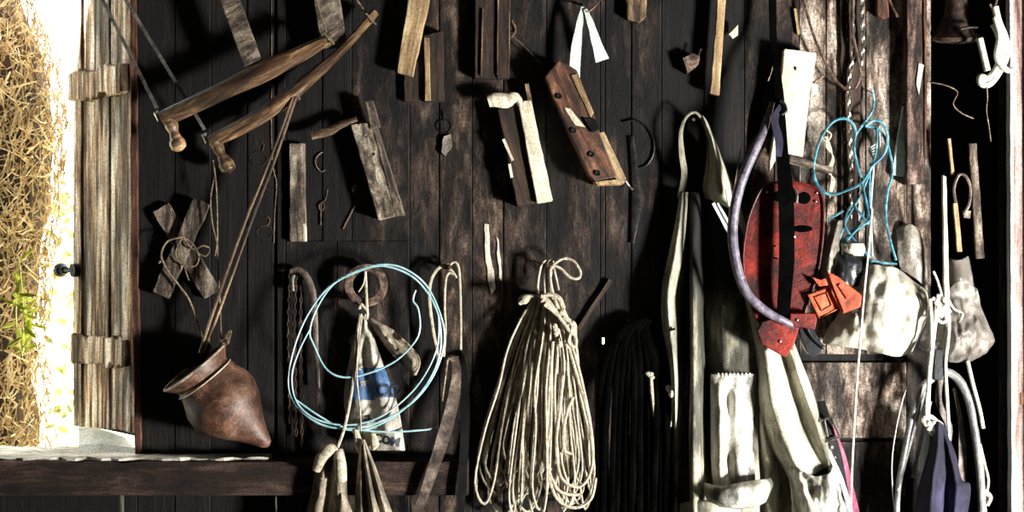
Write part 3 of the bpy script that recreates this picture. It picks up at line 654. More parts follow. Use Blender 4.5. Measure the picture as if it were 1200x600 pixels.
# white board
t = thing('white_board', 'thick whitish plank with brown stains hanging left of the chains', 'board', fr((930, 130, .04), (937, 58), (918, 190)))
bm = B(); poly(bm, rag([(919, 57), (957, 62), (949, 110), (941, 184), (914, 178), (902, 201), (902, 190), (912, 130)], .4, 14), .06, .03); part('board', bm, 'white_board', t, smooth=False, bev=.003)
bm = B(); poly(bm, rag([(951, 97), (959, 99), (959, 108), (950, 115)], .3, 6), .055, .04); part('tenon', bm, 'white_board', t, smooth=False, bev=.002)
bm = B(); ball(bm, W(932, 80, .061), .004, (1, .4, 1.6)); part('nail_head', bm, 'rust_dark', t)
# log stub under the white board
bm = B(); tube(bm, [(925, 186), (940, 190), (958, 196), (975, 200)], [6, 6, 5.5, 5], .045, n=10); solo('round_peg', bm, 'grey_wood', 'grey round peg jutting sideways under the white plank', 'peg', fr((950, 193, .04), (925, 186), (975, 200)))
bm = B()
for k in range(5): tube(bm, [(966+k, 160), (972-k, 168+k), (975+k*.5, 185), (970+k, 200), (978-k, 212), (972, 232-k*2)], .9, .05, n=5)
tube(bm, [(966, 152), (962, 158), (968, 166), (974, 158), (967, 152)], 1.0, .05, n=5)
solo('twine_tangle', bm, 'rope', 'little pale twine tangle hanging over the round peg', 'twine', fr((970, 180, .05)))
# wire U hook and chains
bm = B(); tube(bm, [(938, -30, .03), (942, 0, .03), (953, 40), (968, 75), (982, 97), (996, 106), (1004, 100), (1008, 85), (1004, 62), (999, 35), (1000, 0)], 1.7, .035, n=6); tube(bm, [(966, 88), (955, 96), (953, 100)], 1.6, .035, n=6)
solo('bent_wire', bm, 'rust', 'long rusty wire bent in a U beside the chains', 'wire', fr((980, 60, .03)))
def chain(bm, pts, step=7.5, r=1.15, d=.03, lw=3.2):
    path = cr(pxs(pts, d), 16); acc = 0; flip = 0; last = path[0]; L = 0; poss = [path[0]]
    for a, b in zip(path, path[1:]):
        L += (b-a).length
        while L > step*S: L -= step*S; poss.append(b-(b-a).normalized()*L)
    for i in range(len(poss)-1):
        a, b = poss[i], poss[i+1]; c = (a+b)/2; T = (b-a).normalized(); s = T.cross(Vector((0, 1, 0))).normalized()
        if i % 2: s = s.cross(T)
        hl = step*S*.72
        sweep(bm, [c+T*hl*math.cos(t_*math.pi/4)+s*lw*S*(.5 if i % 2 else .6)*math.sin(t_*math.pi/4) for t_ in range(8)], r*S, n=5, closed=True, k=1)
bm = B(); chain(bm, [(1000, -30), (999, 20), (1000, 60), (995, 100), (996, 150), (998, 200), (997, 262)], d=.026); solo('steel_chain', bm, 'chain_metal', 'longer glinting chain hanging behind the blue cord', 'chain', fr((998, 120, .025)))
bm = B(); chain(bm, [(1012, -30), (1010, 20), (1012, 50), (1009, 80)], d=.03); solo('steel_chain', bm, 'chain_metal', 'shorter glinting chain, ending above the blue cord nail', 'chain', fr((1011, 30, .03)))
# strip of dark board behind chains
bm = B(); poly(bm, rag([(985, -60), (1010, -60), (1006, 300), (986, 300)], .8, 16), .012, .0); solo('thin_board', bm, 'dark_wood', 'narrow black board behind the chains', 'board', fr((997, 120, .01)), smooth=False, bev=.001)
nail(1022, 108, 'nail holding up the blue cord', .03)
# blue cord tangle
bm = B()
tube(bm, [(1022, 104, .032), (1024, 118, .03), (1021, 132), (1012, 145), (1003, 158), (1001, 175), (1005, 195), (1011, 215), (1013, 240), (1007, 262), (990, 280), (978, 296)], 1.5, .05, n=6)
tube(bm, [(1003, 158), (1000, 146), (990, 139), (976, 143), (963, 160), (955, 185), (954, 205), (962, 222), (976, 228), (995, 222), (1010, 214), (1022, 195), (1036, 180), (1040, 160), (1034, 145), (1024, 141), (1014, 148)], 1.7, .055, n=6)
tube(bm, [(1014, 148), (1030, 152), (1040, 170), (1046, 200), (1040, 225), (1038, 255), (1044, 285), (1050, 305)], 1.6, .045, n=6)
tube(bm, [(1028, 150), (1026, 180), (1018, 205), (1008, 230), (993, 255), (984, 280), (979, 300)], 1.4, .052, n=6)
tube(bm, [(1010, 216), (1016, 240), (1018, 262), (1008, 250), (998, 240), (990, 262), (1000, 280), (1014, 295), (1018, 310)], 1.4, .058, n=6)
tube(bm, [(1020, 190), (1019, 225), (1020, 262), (1019, 300), (1022, 312)], 1.2, .05, n=6)
tube(bm, [(973, 262), (972, 256), (980, 252), (988, 247)], 1.5, .055, n=6)
tube(bm, [(990, 285), (1003, 270), (1019, 258), (1022, 245)], 1.5, .06, n=6)
tube(bm, [(1018, 316), (1022, 306), (1035, 308), (1051, 309)], 1.3, .065, n=6)
solo('blue_cord', bm, 'rope_blue', 'tangled bright blue cord looped from a nail over the chains', 'cord', fr((1022, 108, .04)))
# tan twine inside blue
bm = B()
for k in range(6): tube(bm, [(1024+k*1.2, 142), (1028+k*.6, 165+3*k), (1018+k, 176+2*k), (1024, 190), (1021, 240), (1020+k*.5, 300)], .8, .035+.002*k, n=5)
solo('white_twine', bm, 'rope_white', 'thin frayed white twine hanging inside the blue cord', 'twine', fr((1022, 142, .035)))
# right hand planks
bm = B(); poly(bm, rag([(1063, -60), (1080, -60), (1083, 215), (1063, 216)], .6, 9), .05, .0); solo('rough_plank', bm, 'plank_red', 'thick reddish rough plank standing left of the dark gap', 'board', fr((1073, 100, .02)), smooth=False, bev=.003)
bm = B(); poly(bm, rag([(1081, -60), (1086, -60), (1086, 140), (1083, 215), (1084, 80)], .5, 9), .04, .0); solo('thin_lath', bm, 'redwood', 'thin reddish lath along the right edge of the rough plank', 'lath', fr((1083, 80, .02)), smooth=False, bev=.001)
bm = B(); poly(bm, [(1077, 74), (1083, 76), (1080, 92), (1077, 111), (1074, 98)], .054, .05); solo('paper_scrap', bm, 'bare', 'small white torn scrap stuck on the rough plank', 'scrap', fr((1078, 92, .052)), smooth=False)
bm = B(); poly(bm, [(1062, 104), (1063, 120), (1061, 207), (1045, 205), (1054, 150)], .02, .006); poly(bm, [(1058, 121), (1063, 121), (1063, 124), (1058, 124)], .021, .01, 1)
solo('white_shard', bm, ['ribbon', 'black_metal'], 'narrow white triangular board against the rough plank', 'board', fr((1056, 160, .01)), smooth=False, bev=.001)
bm = B(); poly(bm, rag([(1028, -40), (1040, -40), (1042, 20), (1035, 22), (1028, 18)], .5, 8), .03, .0); solo('red_wood_chip', bm, 'redwood', 'small reddish block hanging at the top right of the chains', 'wood block', fr((1034, 0, .015)), smooth=False, bev=.002)
bm = B(); tube(bm, [(1038, -20), (1043, 2), (1052, 20)], 1.5, .03, n=6); solo('short_wire', bm, 'rust', 'short rusty wire end beside the reddish block at the top', 'wire', fr((1044, 0, .03)))
for p, q, w, m_, lb in [((932, 10), (936, 40), 3, 'tan_wood', 'thin tan sliver left of the U wire, near the top'), ]:
    bm = B(); plank(bm, p, q, w, .012, 0, .3); solo('wood_sliver', bm, m_, lb, 'sliver', fr((p[0], p[1], .01)), smooth=False)
# ---- dark gap contents
t = thing('rusty_funnel', 'dim rusty funnel with a round lower rim at the top of the dark gap', 'funnel', fr((1118, 20, .02)))
bm = B(); lathe(bm, [(.030, .14), (.034, .05), (.06, .0), (.075, -.012), (.073, -.022), (.05, -.03), (.0, -.034)], 28, Matrix.Translation(W(1119, 38, -.02)) @ Matrix.Rotation(.2, 4, 'X')); part('funnel', bm, 'rust_dark', t)
bm = B(); tube(bm, [(1126, 34), (1135, 32), (1146, 32)], 1.5, .06, n=6); part('spout', bm, 'black_metal', t)
bm = B()
tube(bm, [(1166, 8), (1170, 25), (1178, 45), (1180, 62), (1172, 82), (1160, 98), (1150, 98), (1149, 90), (1158, 92), (1168, 80), (1174, 60), (1170, 40), (1164, 28)], 4.0, .08, n=10)
tube(bm, [(1166, 20), (1171, 42), (1168, 65), (1172, 74), (1180, 82), (1187, 82)], 3.4, .095, n=10)
tube(bm, [(1148, 45), (1152, 62), (1157, 83)], 3.8, .09, n=10)
solo('white_hose', bm, 'white_hose', 'stiff white hose coiled on a hook in front of the dark gap', 'hose', fr((1168, 50, .08)))
bm = B(); tube(bm, [(1167, -20), (1168, 0), (1164, 10), (1160, 5), (1166, 12), (1165, 20)], 1.2, .08, n=6)
solo('hook_wire', bm, 'twine', 'twisted wire carrying the white hose at the top right', 'wire', fr((1166, 0, .08)))
bm = B(); tube(bm, [(1156, 98), (1157, 115), (1156, 130), (1159, 150), (1161, 166)], .9, .085, n=5)
solo('string', bm, 'twine', 'short pale string dangling below the coiled white hose', 'string', fr((1157, 98, .085)))
bm = B(); tube(bm, [(1089, 96, .0), (1108, 100, .02), (1122, 108), (1117, 122), (1126, 132), (1141, 139)], .8, .02, n=5); solo('twig', bm, 'twine', 'thin faint bent twig inside the dark gap', 'twig', fr((1122, 120, .02)))
for p, q, w, m_, d_, lb in [((1112.5, 162), (1117, 205), 3.4, 'tan_wood', .06, 'thin pale lath at the upper left of the dark gap'), ((1140, 168), (1149, 303), 9, 'grey_wood', .04, 'brown lath with square foot hanging inside the dark gap'), ((1120, 238), (1125, 295), 5, 'tan_wood', .06, 'short pale lath hanging below the wire loop in the dark gap')]:
    bm = B(); plank(bm, p, q, w, d_, d_-.012, .3, w2=w*1.1); solo('hanging_lath', bm, m_, lb, 'lath', fr((p[0], p[1], d_), p, q), group='laths in the dark gap', smooth=False, bev=.001)
bm = B(); tube(bm, [(1120, 238), (1118, 220), (1124, 205), (1132, 207), (1137, 220), (1136, 238), (1130, 250)], 1.7, .07, n=6); poly(bm, [(1129, 247), (1138, 247), (1137, 256), (1130, 255)], .07, .06)
solo('strap_loop', bm, 'leather', 'brown bent strap loop above the short pale lath in the dark gap', 'strap', fr((1127, 206, .07)))
# ================================================================== CENTRE-LEFT
# rusty chains and hook
t = thing('harness_chain', 'rusty twisted harness chain doubled over a peg left of the blue wire coil', 'chain', fr((347, 320, .02)))
for x, y1, dd in ((338, 500, .012), (345, 515, .018), (352, 530, .014)):
    bm = B(); chain(bm, [(x+2, 320), (x, 380), (x+1, 440), (x+2, y1)], 7, .9, dd, 2.2); part('chain_strand', bm, 'rust_dark', t)
bm = B(); ribbon(bm, [(340, 318), (349, 316), (358, 322), (366, 340), (369, 370), (371, 420), (373, 455)], [6, 7, 8, 8, 7, 6, 5], .01, .03, n=8, k=6); part('strap', bm, 'leather', t)
bm = B(); tube(bm, [(344, 322), (342, 330), (343, 341)], 2.6, .03, n=8); part('clip', bm, 'grey_metal', t)
# blue-white wire coil
bm = B()
tube(bm, [(487, 340, .10), (484, 352), (490, 362), (492, 385), (485, 402), (462, 424), (430, 438), (402, 442), (382, 432), (368, 405), (363, 388), (372, 360), (392, 332), (425, 315), (455, 310), (480, 318), (502, 338), (518, 375), (520, 405), (508, 440), (485, 470), (450, 492), (415, 502), (378, 498), (350, 478), (338, 452), (344, 410), (360, 370), (385, 337), (420, 318), (452, 312), (488, 328), (512, 365), (516, 410), (500, 450), (470, 482), (430, 503), (395, 502)], 1.2, .10, n=6)
tube(bm, [(363, 386), (350, 412), (342, 440), (347, 470), (368, 490), (400, 498), (432, 494), (462, 478), (492, 448), (512, 408), (514, 370)], 1.1, .105, n=6)
tube(bm, [(346, 468, .10), (375, 488), (400, 500), (450, 506), (495, 504), (513, 501)], 1.1, .095, n=6)
solo('wire_coil', bm, 'wire_blue', 'large loose coil of pale blue wire in front of the feed sack', 'wire', fr((430, 320, .1)))
# rusty washer ring
bm = B(); rm = Matrix.Translation(W(429, 334, .055)) @ Matrix.Rotation(math.pi/2, 4, 'X') @ Matrix.Rotation(.0, 4, 'Y')
r0, r1 = 15.5*S, 25*S
lathe(bm, [(r0, -.006), (r0+.002, -.009), (r1-.002, -.009), (r1, -.006), (r1, .006), (r1-.002, .008), (r0+.002, .008), (r0, .006), (r0, -.006)], 48, rm); solo('iron_ring', bm, 'rust', 'flat rusty iron ring hung at the top of the blue wire coil', 'ring', fr((429, 334, .05)))
nail(428, 319, 'nail inside the top of the rusty iron ring', .06)
# white cord tying the sack
bm = B(); tube(bm, [(428, 318), (429, 335), (430, 358), (431, 370)], 1.7, .068, n=7); tube(bm, [(428, 320), (426, 332), (420, 342)], 1.2, .07, n=6)
for k in range(3): tube(bm, [(420+k, 362), (424, 358-k), (430, 366), (428+k, 374), (421, 368)], 1.1, .075, n=6)
tube(bm, [(423, 368, .075), (418, 395, .09), (416, 430, .1), (412, 460, .105), (404, 500, .11), (395, 526, .11)], 1.9, .09, n=7)
tube(bm, [(424, 372), (420, 405, .1), (418, 440, .11), (422, 480, .112), (423, 505, .11)], 1.1, .1, n=6)
solo('tie_cord', bm, 'rope', 'twisted pale cord tying the feed sack to the nail in the iron ring', 'cord', fr((428, 320, .07)))
# feed sack: triangular white sack w/ blue band
t = thing('feed_sack', 'crumpled white feed sack with a blue printed band and letters', 'sack', fr((440, 450, .05)))
rows = fan([368, 385, 405, 430, 455, 480, 505, 528], [425, 420, 414, 408, 404, 404, 412, 428], [430, 435, 441, 450, 460, 467, 472, 475],
           [[.05, .055, .06, .055, .05], [.045, .06, .07, .062, .05], [.04, .062, .062, .08, .055], [.04, .066, .062, .086, .06], [.045, .07, .066, .09, .06], [.045, .07, .066, .09, .06], [.06, .075, .08, .095, .07], [.06, .075, .08, .09, .07]])
bm = B(); cloth(bm, rows, 40, 60, .007, 22, 3, mifun=lambda u, v: 1 if .44 < v+.02*u < .645 and u > .1 else 0)
tmp = bm.copy(); bvh = BVHTree.FromBMesh(tmp)
part('sack', bm, ['sack', 'sack_blue'], t, solid=.001)
def text_on(txt, px, py, h, ang, bvh, mat, parent, font_sx=1.0, off=.0022, name='lettering'):
    cu = bpy.data.curves.new('t', 'FONT'); cu.body = txt; cu.size = 1; cu.offset = .045
    to = bpy.data.objects.new('t', cu); C.objects.link(to)
    me = bpy.data.meshes.new_from_object(to.evaluated_get(bpy.context.evaluated_depsgraph_get()))
    bpy.data.objects.remove(to)
    bm = B(); bm.from_mesh(me); bpy.data.meshes.remove(me)
    bmesh.ops.triangulate(bm, faces=bm.faces); bmesh.ops.subdivide_edges(bm, edges=[e for e in bm.edges if e.calc_length() > .12], cuts=2)
    bmesh.ops.triangulate(bm, faces=bm.faces)
    for v in bm.verts:
        x = v.co.x*h*font_sx/.7; y = -v.co.y*h/.7
        qx = px+x*math.cos(ang)-y*math.sin(ang); qy = py+x*math.sin(ang)+y*math.cos(ang)
        w = W(qx, qy, .06); hit = bvh.ray_cast(Vector((w.x, -1, w.z)), Vector((0, 1, 0)))
        y0 = hit[0].y if hit[0] is not None else -.06
        v.co = (w.x, y0-off, w.z)
    return part(name, bm, mat, parent, smooth=False)
text_on('CO', 441, 461, 13, .12, bvh, 'sack_ink', t, 1.0)
text_on('COM', 438, 516, 9.5, .18, bvh, 'sack_ink', t, 1.0)
text_on('E', 423, 446, 9, 1.4, bvh, 'sack', t, .9); text_on('rR', 428, 486, 8, 1.45, bvh, 'sack_ink', t, .9)
bm = B()
for a, b in [((418, 447), (446, 453)), ((417, 452), (430, 455))]:
    ribbon(bm, [(a[0], a[1], .088), (b[0], b[1], .092)], 1.2, .001, .09)
# side flap (brown, to the right)
rows = fan([372, 388, 405, 422, 440], [431, 438, 450, 466, 484], [434, 462, 481, 493, 489], [[.06, .065, .06, .05], [.05, .08, .06, .05], [.05, .09, .05, .06], [.05, .06, .09, .05], [.06, .065, .06, .06]])
bm.free()
bm = B(); cloth(bm, rows, 30, 30, .02, 34, 8); part('folded_flap', bm, 'rag', t, solid=.0015, label='dull brown folded flap')
# lower rags
t = thing('white_rag', 'knotted pale rag with a bright dangling tongue, lower left of the feed sack', 'rag', fr((392, 530, .08)))
rows = fan([526, 540, 560, 580, 605, 640], [386, 373, 368, 364, 358, 354], [402, 405, 406, 407, 409, 410], [[.12, .13, .12, .13, .12], [.12, .14, .125, .145, .12], [.12, .15, .125, .155, .125], [.12, .15, .125, .155, .125], [.12, .15, .125, .15, .12], [.12, .14, .125, .15, .12]])
bm = B(); cloth(bm, rows, 28, 36, .008, 26, 5); part('rag', bm, 'rag', t, solid=.0015)
bm = B(); tube(bm, [(371, 551, .14), (377, 536, .15), (386, 527, .15), (394, 529, .14)], [5, 7, 7.5, 4], .12, n=12); tube(bm, [(396, 530, .15), (399, 546, .16), (400, 563, .155)], [5, 7, 6.5], .12, n=10); part('knot', bm, 'rope', t)
bm = B(); cloth(bm, fan([578, 590, 605, 625], [398, 393, 390, 388], [402, 409, 414, 416], [[.15, .16, .15], [.15, .17, .15], [.15, .17, .14], [.14, .16, .14]]), 12, 12, .005, 30, 9); part('tongue', bm, 'rag', t, solid=.0015)
t = thing('cloth_bag', 'pale pointed cloth bag hanging below the lettering of the feed sack', 'bag', fr((430, 530, .07)))
rows = fan([515, 530, 550, 575, 605, 645], [423, 421, 419, 417, 415, 413], [427, 433, 441, 450, 461, 473], [[.11, .115, .12, .115, .12, .115, .11], [.115, .13, .125, .14, .13, .135, .115], [.12, .14, .13, .155, .135, .15, .12], [.12, .145, .13, .165, .14, .155, .12], [.12, .145, .13, .165, .14, .15, .12], [.12, .145, .13, .16, .14, .15, .12]])
bm = B(); cloth(bm, rows, 34, 40, .005, 24, 11); part('bag', bm, 'rag', t, solid=.0015)
bm = B(); tube(bm, [(417, 503, .1), (420, 520, .1), (423, 530, .1)], [3, 5, 3], .1); part('knot', bm, 'rope', t)
bm = B(); tube(bm, [(437, 508, .09), (439, 520, .09), (437, 527, .09)], [3, 5.5, 2], .1); part('knot', bm, 'rope', t)
# cords over a peg + leather strap
bm = B(); tube(bm, [(526, 315, -.01), (526, 313, .06)], 2.5, .03); ball(bm, W(526, 313, .06), .008)
solo('wooden_peg', bm, 'dark_wood', 'short dark peg carrying the white hose loop', 'peg', fr((526, 313, .03)))
bm = B()
tube(bm, [(526, 310), (514, 314), (505, 328), (503, 350), (507, 385), (512, 410), (514, 424)], 2.3, .045, n=8)
tube(bm, [(524, 314), (530, 318), (535, 326), (532, 322), (526, 320), (522, 330), (521, 360), (522, 385), (520, 418)], 1.6, .055, n=8)
tube(bm, [(527, 311), (532, 307), (537, 312), (539, 330), (540, 370), (540, 410)], 1.5, .04, n=7)
solo('looped_cord', bm, 'rope', 'pale cords looped over a peg just right of the blue wire', 'cord', fr((526, 312, .05)))
for k_, (pts, w, lb) in enumerate([([(533, 418, .05), (535, 440, .07), (531, 470, .09), (521, 508, .11), (508, 548, .125), (494, 588, .125), (487, 597, .125)], [8, 11, 14, 15, 13, 10, 8], 'wide brown leather strap curling down left, right of the feed sack'), ([(536, 412, .0), (541, 424, .04), (544, 450, .06), (545, 500, .1), (542, 560, .12), (538, 620, .12)], [8, 10, 11, 10, 9], 'dark leather strap hanging straight behind the curling brown strap')]):
    bm = B(); ribbon(bm, pts, w, .004, .05, k=6); solo('leather_strap', bm, 'leather' if k_ == 0 else 'black_leather', lb, 'strap', fr((pts[0][0], pts[0][1], .04)))
bm = B(); tube(bm, [(531, 424), (525, 421), (522, 440), (518, 470)], 1.5, .085, n=6)
solo('thin_lace', bm, 'twine', 'thin pale lace beside the top of the curling brown strap', 'lace', fr((525, 421, .07)))
# ================================================================== ROPE HANK
t = thing('rope_hank', 'big hank of pale rope with dozens of strands hanging from its own loop', 'rope', fr((640, 340, .05)))
def hwid(y, s):
    ks = [(345, 10, 10), (365, 22, 22), (400, 38, 36), (450, 52, 44), (520, 68, 58), (560, 75, 66), (640, 76, 68)]
    for (a, l0, r0_), (b, l1, r1_) in zip(ks, ks[1:]):
        if a <= y <= b:
            f = (y-a)/(b-a); return (l0+(l1-l0)*f) if s < 0 else (r0_+(r1_-r0_)*f)
    return 70
def cxy(y): return 640-(min(y, 560)-345)*.04
bm = B(); bmd = B()
for i in range(42):
    u = -1+2*(i+random.random())/42; u = max(-1, min(1, u)); v = max(-1, min(1, u+random.choice([-1, 1])*random.uniform(.12, .55)))
    yb = random.uniform(556, 612)-10*abs(u)
    dd = .035+.10*(1-u*u)*random.random(); pts = []
    ys = [349, 372, 410, 455, 505, yb-28]
    for y in ys:
        pts.append((cxy(y)+u*hwid(y, u)+random.uniform(-2.5, 2.5), y+random.uniform(-2, 2), dd*(.55+.45*min(1, (y-340)/90))))
    xm = (pts[-1][0]+cxy(yb)+v*hwid(yb, v))/2
    pts += [(xm, yb, dd+.004)]
    for y in ys[::-1]:
        pts.append((cxy(y)+v*hwid(y, v)+random.uniform(-2.5, 2.5), y+random.uniform(-2, 2), (dd+.01)*(.55+.45*min(1, (y-340)/90))))
    tube(bm, pts, random.uniform(1.35, 1.75), n=6, k=4)
for pts in [[(660, 440), (656, 480), (652, 520), (658, 560), (680, 570), (694, 545), (692, 500), (680, 440), (668, 400)], [(648, 400), (643, 470), (640, 530), (650, 580), (672, 595), (692, 585), (698, 560)],
            [(672, 465), (664, 485), (660, 510), (662, 528), (672, 532)], [(650, 350), (662, 390), (676, 440), (690, 490), (696, 550)], [(645, 500), (641, 540), (655, 575), (682, 580)]]:
    tube(bm, [(x, y, .125) for x, y in pts], 1.9, n=7, k=6)
part('rope_coil', bm, 'rope', t)
bm = B()
tube(bm, [(632, 352), (630, 335), (634, 312), (641, 305), (649, 309), (645, 325), (646, 345)], 1.6, .06, n=7); tube(bm, [(639, 352), (638, 325), (642, 308), (646, 306), (650, 318), (655, 340)], 1.3, .065, n=7)
tube(bm, [(648, 310), (660, 303), (672, 306), (680, 318), (678, 326), (668, 325), (656, 314), (647, 313), (645, 328), (650, 352)], 1.7, .075, n=7); part('hanging_loop', bm, 'rope', t)
bm = B()
for k in range(7): tube(bm, [(636+random.uniform(-4, 4), 345+k*2), (648+k, 352+k*3), (656+k*2, 365+k*4), (668+k, 376+k*3), (674, 382+k*4), (672-k, 400), (664+k, 382), (660, 372)], 2.2, .11+.004*k, n=7)
tube(bm, [(634, 350), (624, 348), (614, 351), (608, 356)], [2, 3.5, 6, 2.5], .1, n=9); tube(bm, [(634, 348), (645, 346), (655, 350), (660, 362)], 3.4, .11, n=8)
for _ in range(12): ball(bm, W(random.uniform(645, 676), random.uniform(365, 405), .13), .008, (1, .8, 1.3), u=8, v=6)
part('binding_knot', bm, 'rope', t)
nail(642, 311, 'nail holding the loop of the big rope hank', .08)
bm = B(); plank(bm, (716, 328), (678, 386), 5, .014, .0, .3); solo('slanted_rod', bm, 'dark_wood', 'dim thin rod slanting up right from the top of the rope hank', 'rod', fr((698, 355, .015), (716, 328), (680, 385)), smooth=False)
# dark strap hank
t = thing('harness_straps', 'bundle of near black leather straps hanging between rope hank and coat', 'straps', fr((757, 380, .04)))
for i in range(11):
    x = 703+i*8+random.uniform(-2, 2); bm = B()
    tube(bm, [(754+random.uniform(-5, 7), 374, .05), (744+(x-745)*.45, 390+random.uniform(-4, 8), .05), (748+(x-748)*.85, 430, .055), (x, 500, .045+.01*(i % 3)), (x-3+random.uniform(-3, 3), 640, .04)], random.uniform(3, 4.6), .05, n=7, k=5); part('strap', bm, 'soot', t)
bm = B(); tube(bm, [(763, 440, .06), (764, 460), (768, 490), (771, 500)], [2.4, 3, 2.8, 1.4], .065, n=8)
for k in range(6): ball(bm, W(760+random.uniform(-3, 6), 437+random.uniform(-7, 6), .066), .009, (1, .8, .7), u=8, v=6)
part('rope_end', bm, 'rope', t, label='pale knotted rope end')
nail(757, 374, 'nail carrying the near black straps', .055)
# ================================================================== COAT
t = thing('canvas_coat', 'large grimy off-white canvas coat hanging by its loop, biggest thing on the wall', 'coat', fr((812, 135, .04)))
nail(813, 140, 'nail inside the canvas coat loop', .06)
bm = B(); ribbon(bm, [(797, 232, .05), (802, 205, .055), (799, 180), (798, 155), (804, 138), (815, 132), (826, 145), (831, 165), (835, 190)], [7, 8, 7, 5, 3.4, 3, 4, 6, 10], .005, .06, n=8, k=6); part('hanging_loop', bm, 'canvas', t)
# upper right yoke lit
rows = [[(819, 133, .06), (824, 136, .065), (829, 143, .055)],
        [(828, 160, .05), (834, 162, .085), (841, 172, .05)],
        [(828, 190, .04), (840, 188, .10), (853, 202, .05)],
        [(824, 222, .03), (843, 218, .11), (866, 236, .05)],
        [(830, 236, .03), (850, 235, .11), (876, 272, .055)],
        [(850, 240, .05), (862, 254, .10), (882, 300, .055)]]
bm = B(); cloth(bm, rows, 20, 34, .006, 18, 21); part('collar', bm, 'canvas', t, solid=.002)
bm = B(); ribbon(bm, [(836, 238), (844, 252), (852, 268), (856, 276)], [4, 4.5, 4, 3], .003, .09); ribbon(bm, [(841, 238), (850, 254), (860, 272)], [2, 3, 2], .003, .095); part('lace', bm, 'ribbon', t)
# body
Y = [225, 260, 300, 345, 390, 430, 470, 520, 570, 640]
X = [ # left edge, lit face, edge of face, valley, ridge, ridge fall, valley right, mid, right ridge, right edge
 [797, 800, 803, 807, 811, 818, 823, 832, 842, 852],
 [792, 797, 802, 807, 811, 819, 825, 838, 852, 866],
 [783, 790, 798, 806, 811, 820, 827, 842, 860, 880],
 [775, 783, 796, 806, 811, 820, 828, 845, 866, 888],
 [777, 786, 797, 806, 811, 820, 828, 846, 868, 892],
 [784, 790, 798, 806, 811, 821, 829, 848, 872, 892],
 [787, 791, 797, 805, 811, 822, 829, 850, 873, 889],
 [788, 792, 797, 805, 811, 822, 830, 850, 872, 888],
 [789, 793, 798, 806, 811, 823, 830, 850, 872, 890],
 [788, 793, 799, 807, 813, 824, 832, 850, 872, 890]]
Z = [[.05, .06, .05, .03, .04, .04, .02, .05, .06, .05],
     [.045, .065, .05, .01, .04, .04, .01, .05, .06, .04],
     [.03, .07, .05, .0, .06, .04, .0, .05, .055, .03],
     [.04, .085, .045, .0, .10, .07, .0, .05, .055, .03],
     [.045, .092, .04, .0, .10, .08, .0, .06, .06, .04],
     [.045, .092, .04, .0, .105, .082, .0, .06, .06, .05],
     [.045, .092, .04, .0, .105, .082, .0, .055, .06, .05],
     [.02, .05, .02, .0, .105, .082, .0, .055, .06, .05],
     [.02, .05, .02, .0, .105, .082, .0, .055, .06, .05],
     [.02, .05, .02, .0, .10, .08, .0, .055, .06, .05]]
rows = [[(X[j][i], Y[j], Z[j][i]) for i in range(10)] for j in range(10)]
bm = B(); cloth(bm, rows, 110, 110, .006, 12, 31, mifun=lambda u, v: 1 if u > .3 else 0); body_ = part('body', bm, ['canvas', 'canvas_grime_shade'], t, solid=.002)
for p, q in (((778, 322), (784, 321)), ((781, 389), (791, 385))):
    bm = B(); ribbon(bm, [(p[0], p[1], .09), (q[0], q[1], .096)], 2.4, .006); part('buttonhole', bm, 'black_leather', body_)
bm = B(); ball(bm, W(788, 461, .085), .012, (1, .8, 1.2)); ball(bm, W(784, 455, .07), .01); ball(bm, W(790, 455, .078), .009); tube(bm, [(788, 462, .07), (788, 480, .07), (786, 500, .06)], 1, .07, n=5); part('toggle', bm, 'rope_white', t)
# pocket panel + rolled hem
rows = fan([438, 470, 510, 545, 572], [833, 833, 833, 834, 836], [885, 884, 883, 884, 886], [[.065, .075, .085, .07, .075, .065], [.06, .095, .075, .10, .07, .055], [.055, .10, .085, .09, .095, .055], [.055, .10, .075, .10, .09, .06], [.06, .095, .085, .095, .095, .07]])
bm = B(); cloth(bm, rows, 50, 50, .008, 20, 41); pk_ = part('pocket', bm, 'canvas_light', t, solid=.0025)
bm = B()
for i in range(9): ribbon(bm, [(842+i*4.6, 437, .088), (842.5+i*4.6, 442, .088)], 1.3, .002)
part('stitching', bm, 'rope_white', pk_)
rows = [[(826, 566, .10), (845, 570, .14), (868, 566, .145), (886, 563, .14), (902, 560, .10)],
        [(826, 572, .12), (845, 576, .165), (868, 573, .17), (890, 571, .165), (905, 568, .11)],
        [(828, 584, .12), (845, 586, .165), (868, 585, .175), (890, 583, .16), (900, 580, .11)],
        [(832, 591, .09), (846, 594, .13), (868, 595, .14), (884, 594, .13), (896, 588, .09)]]
bm = B(); cloth(bm, rows, 40, 16, .006, 24, 43); part('rolled_hem', bm, 'canvas_light', t, solid=.003)
rows = [[(797, 590, .06), (825, 586, .11), (850, 594, .12), (868, 598, .08)], [(797, 600, .07), (826, 596, .12), (850, 604, .12), (866, 606, .08)], [(797, 650, .05), (826, 650, .1), (850, 650, .1), (866, 650, .06)]]
bm = B(); cloth(bm, rows, 24, 14, .004, 20, 44); part('lower_skirt', bm, 'canvas', t, solid=.002)
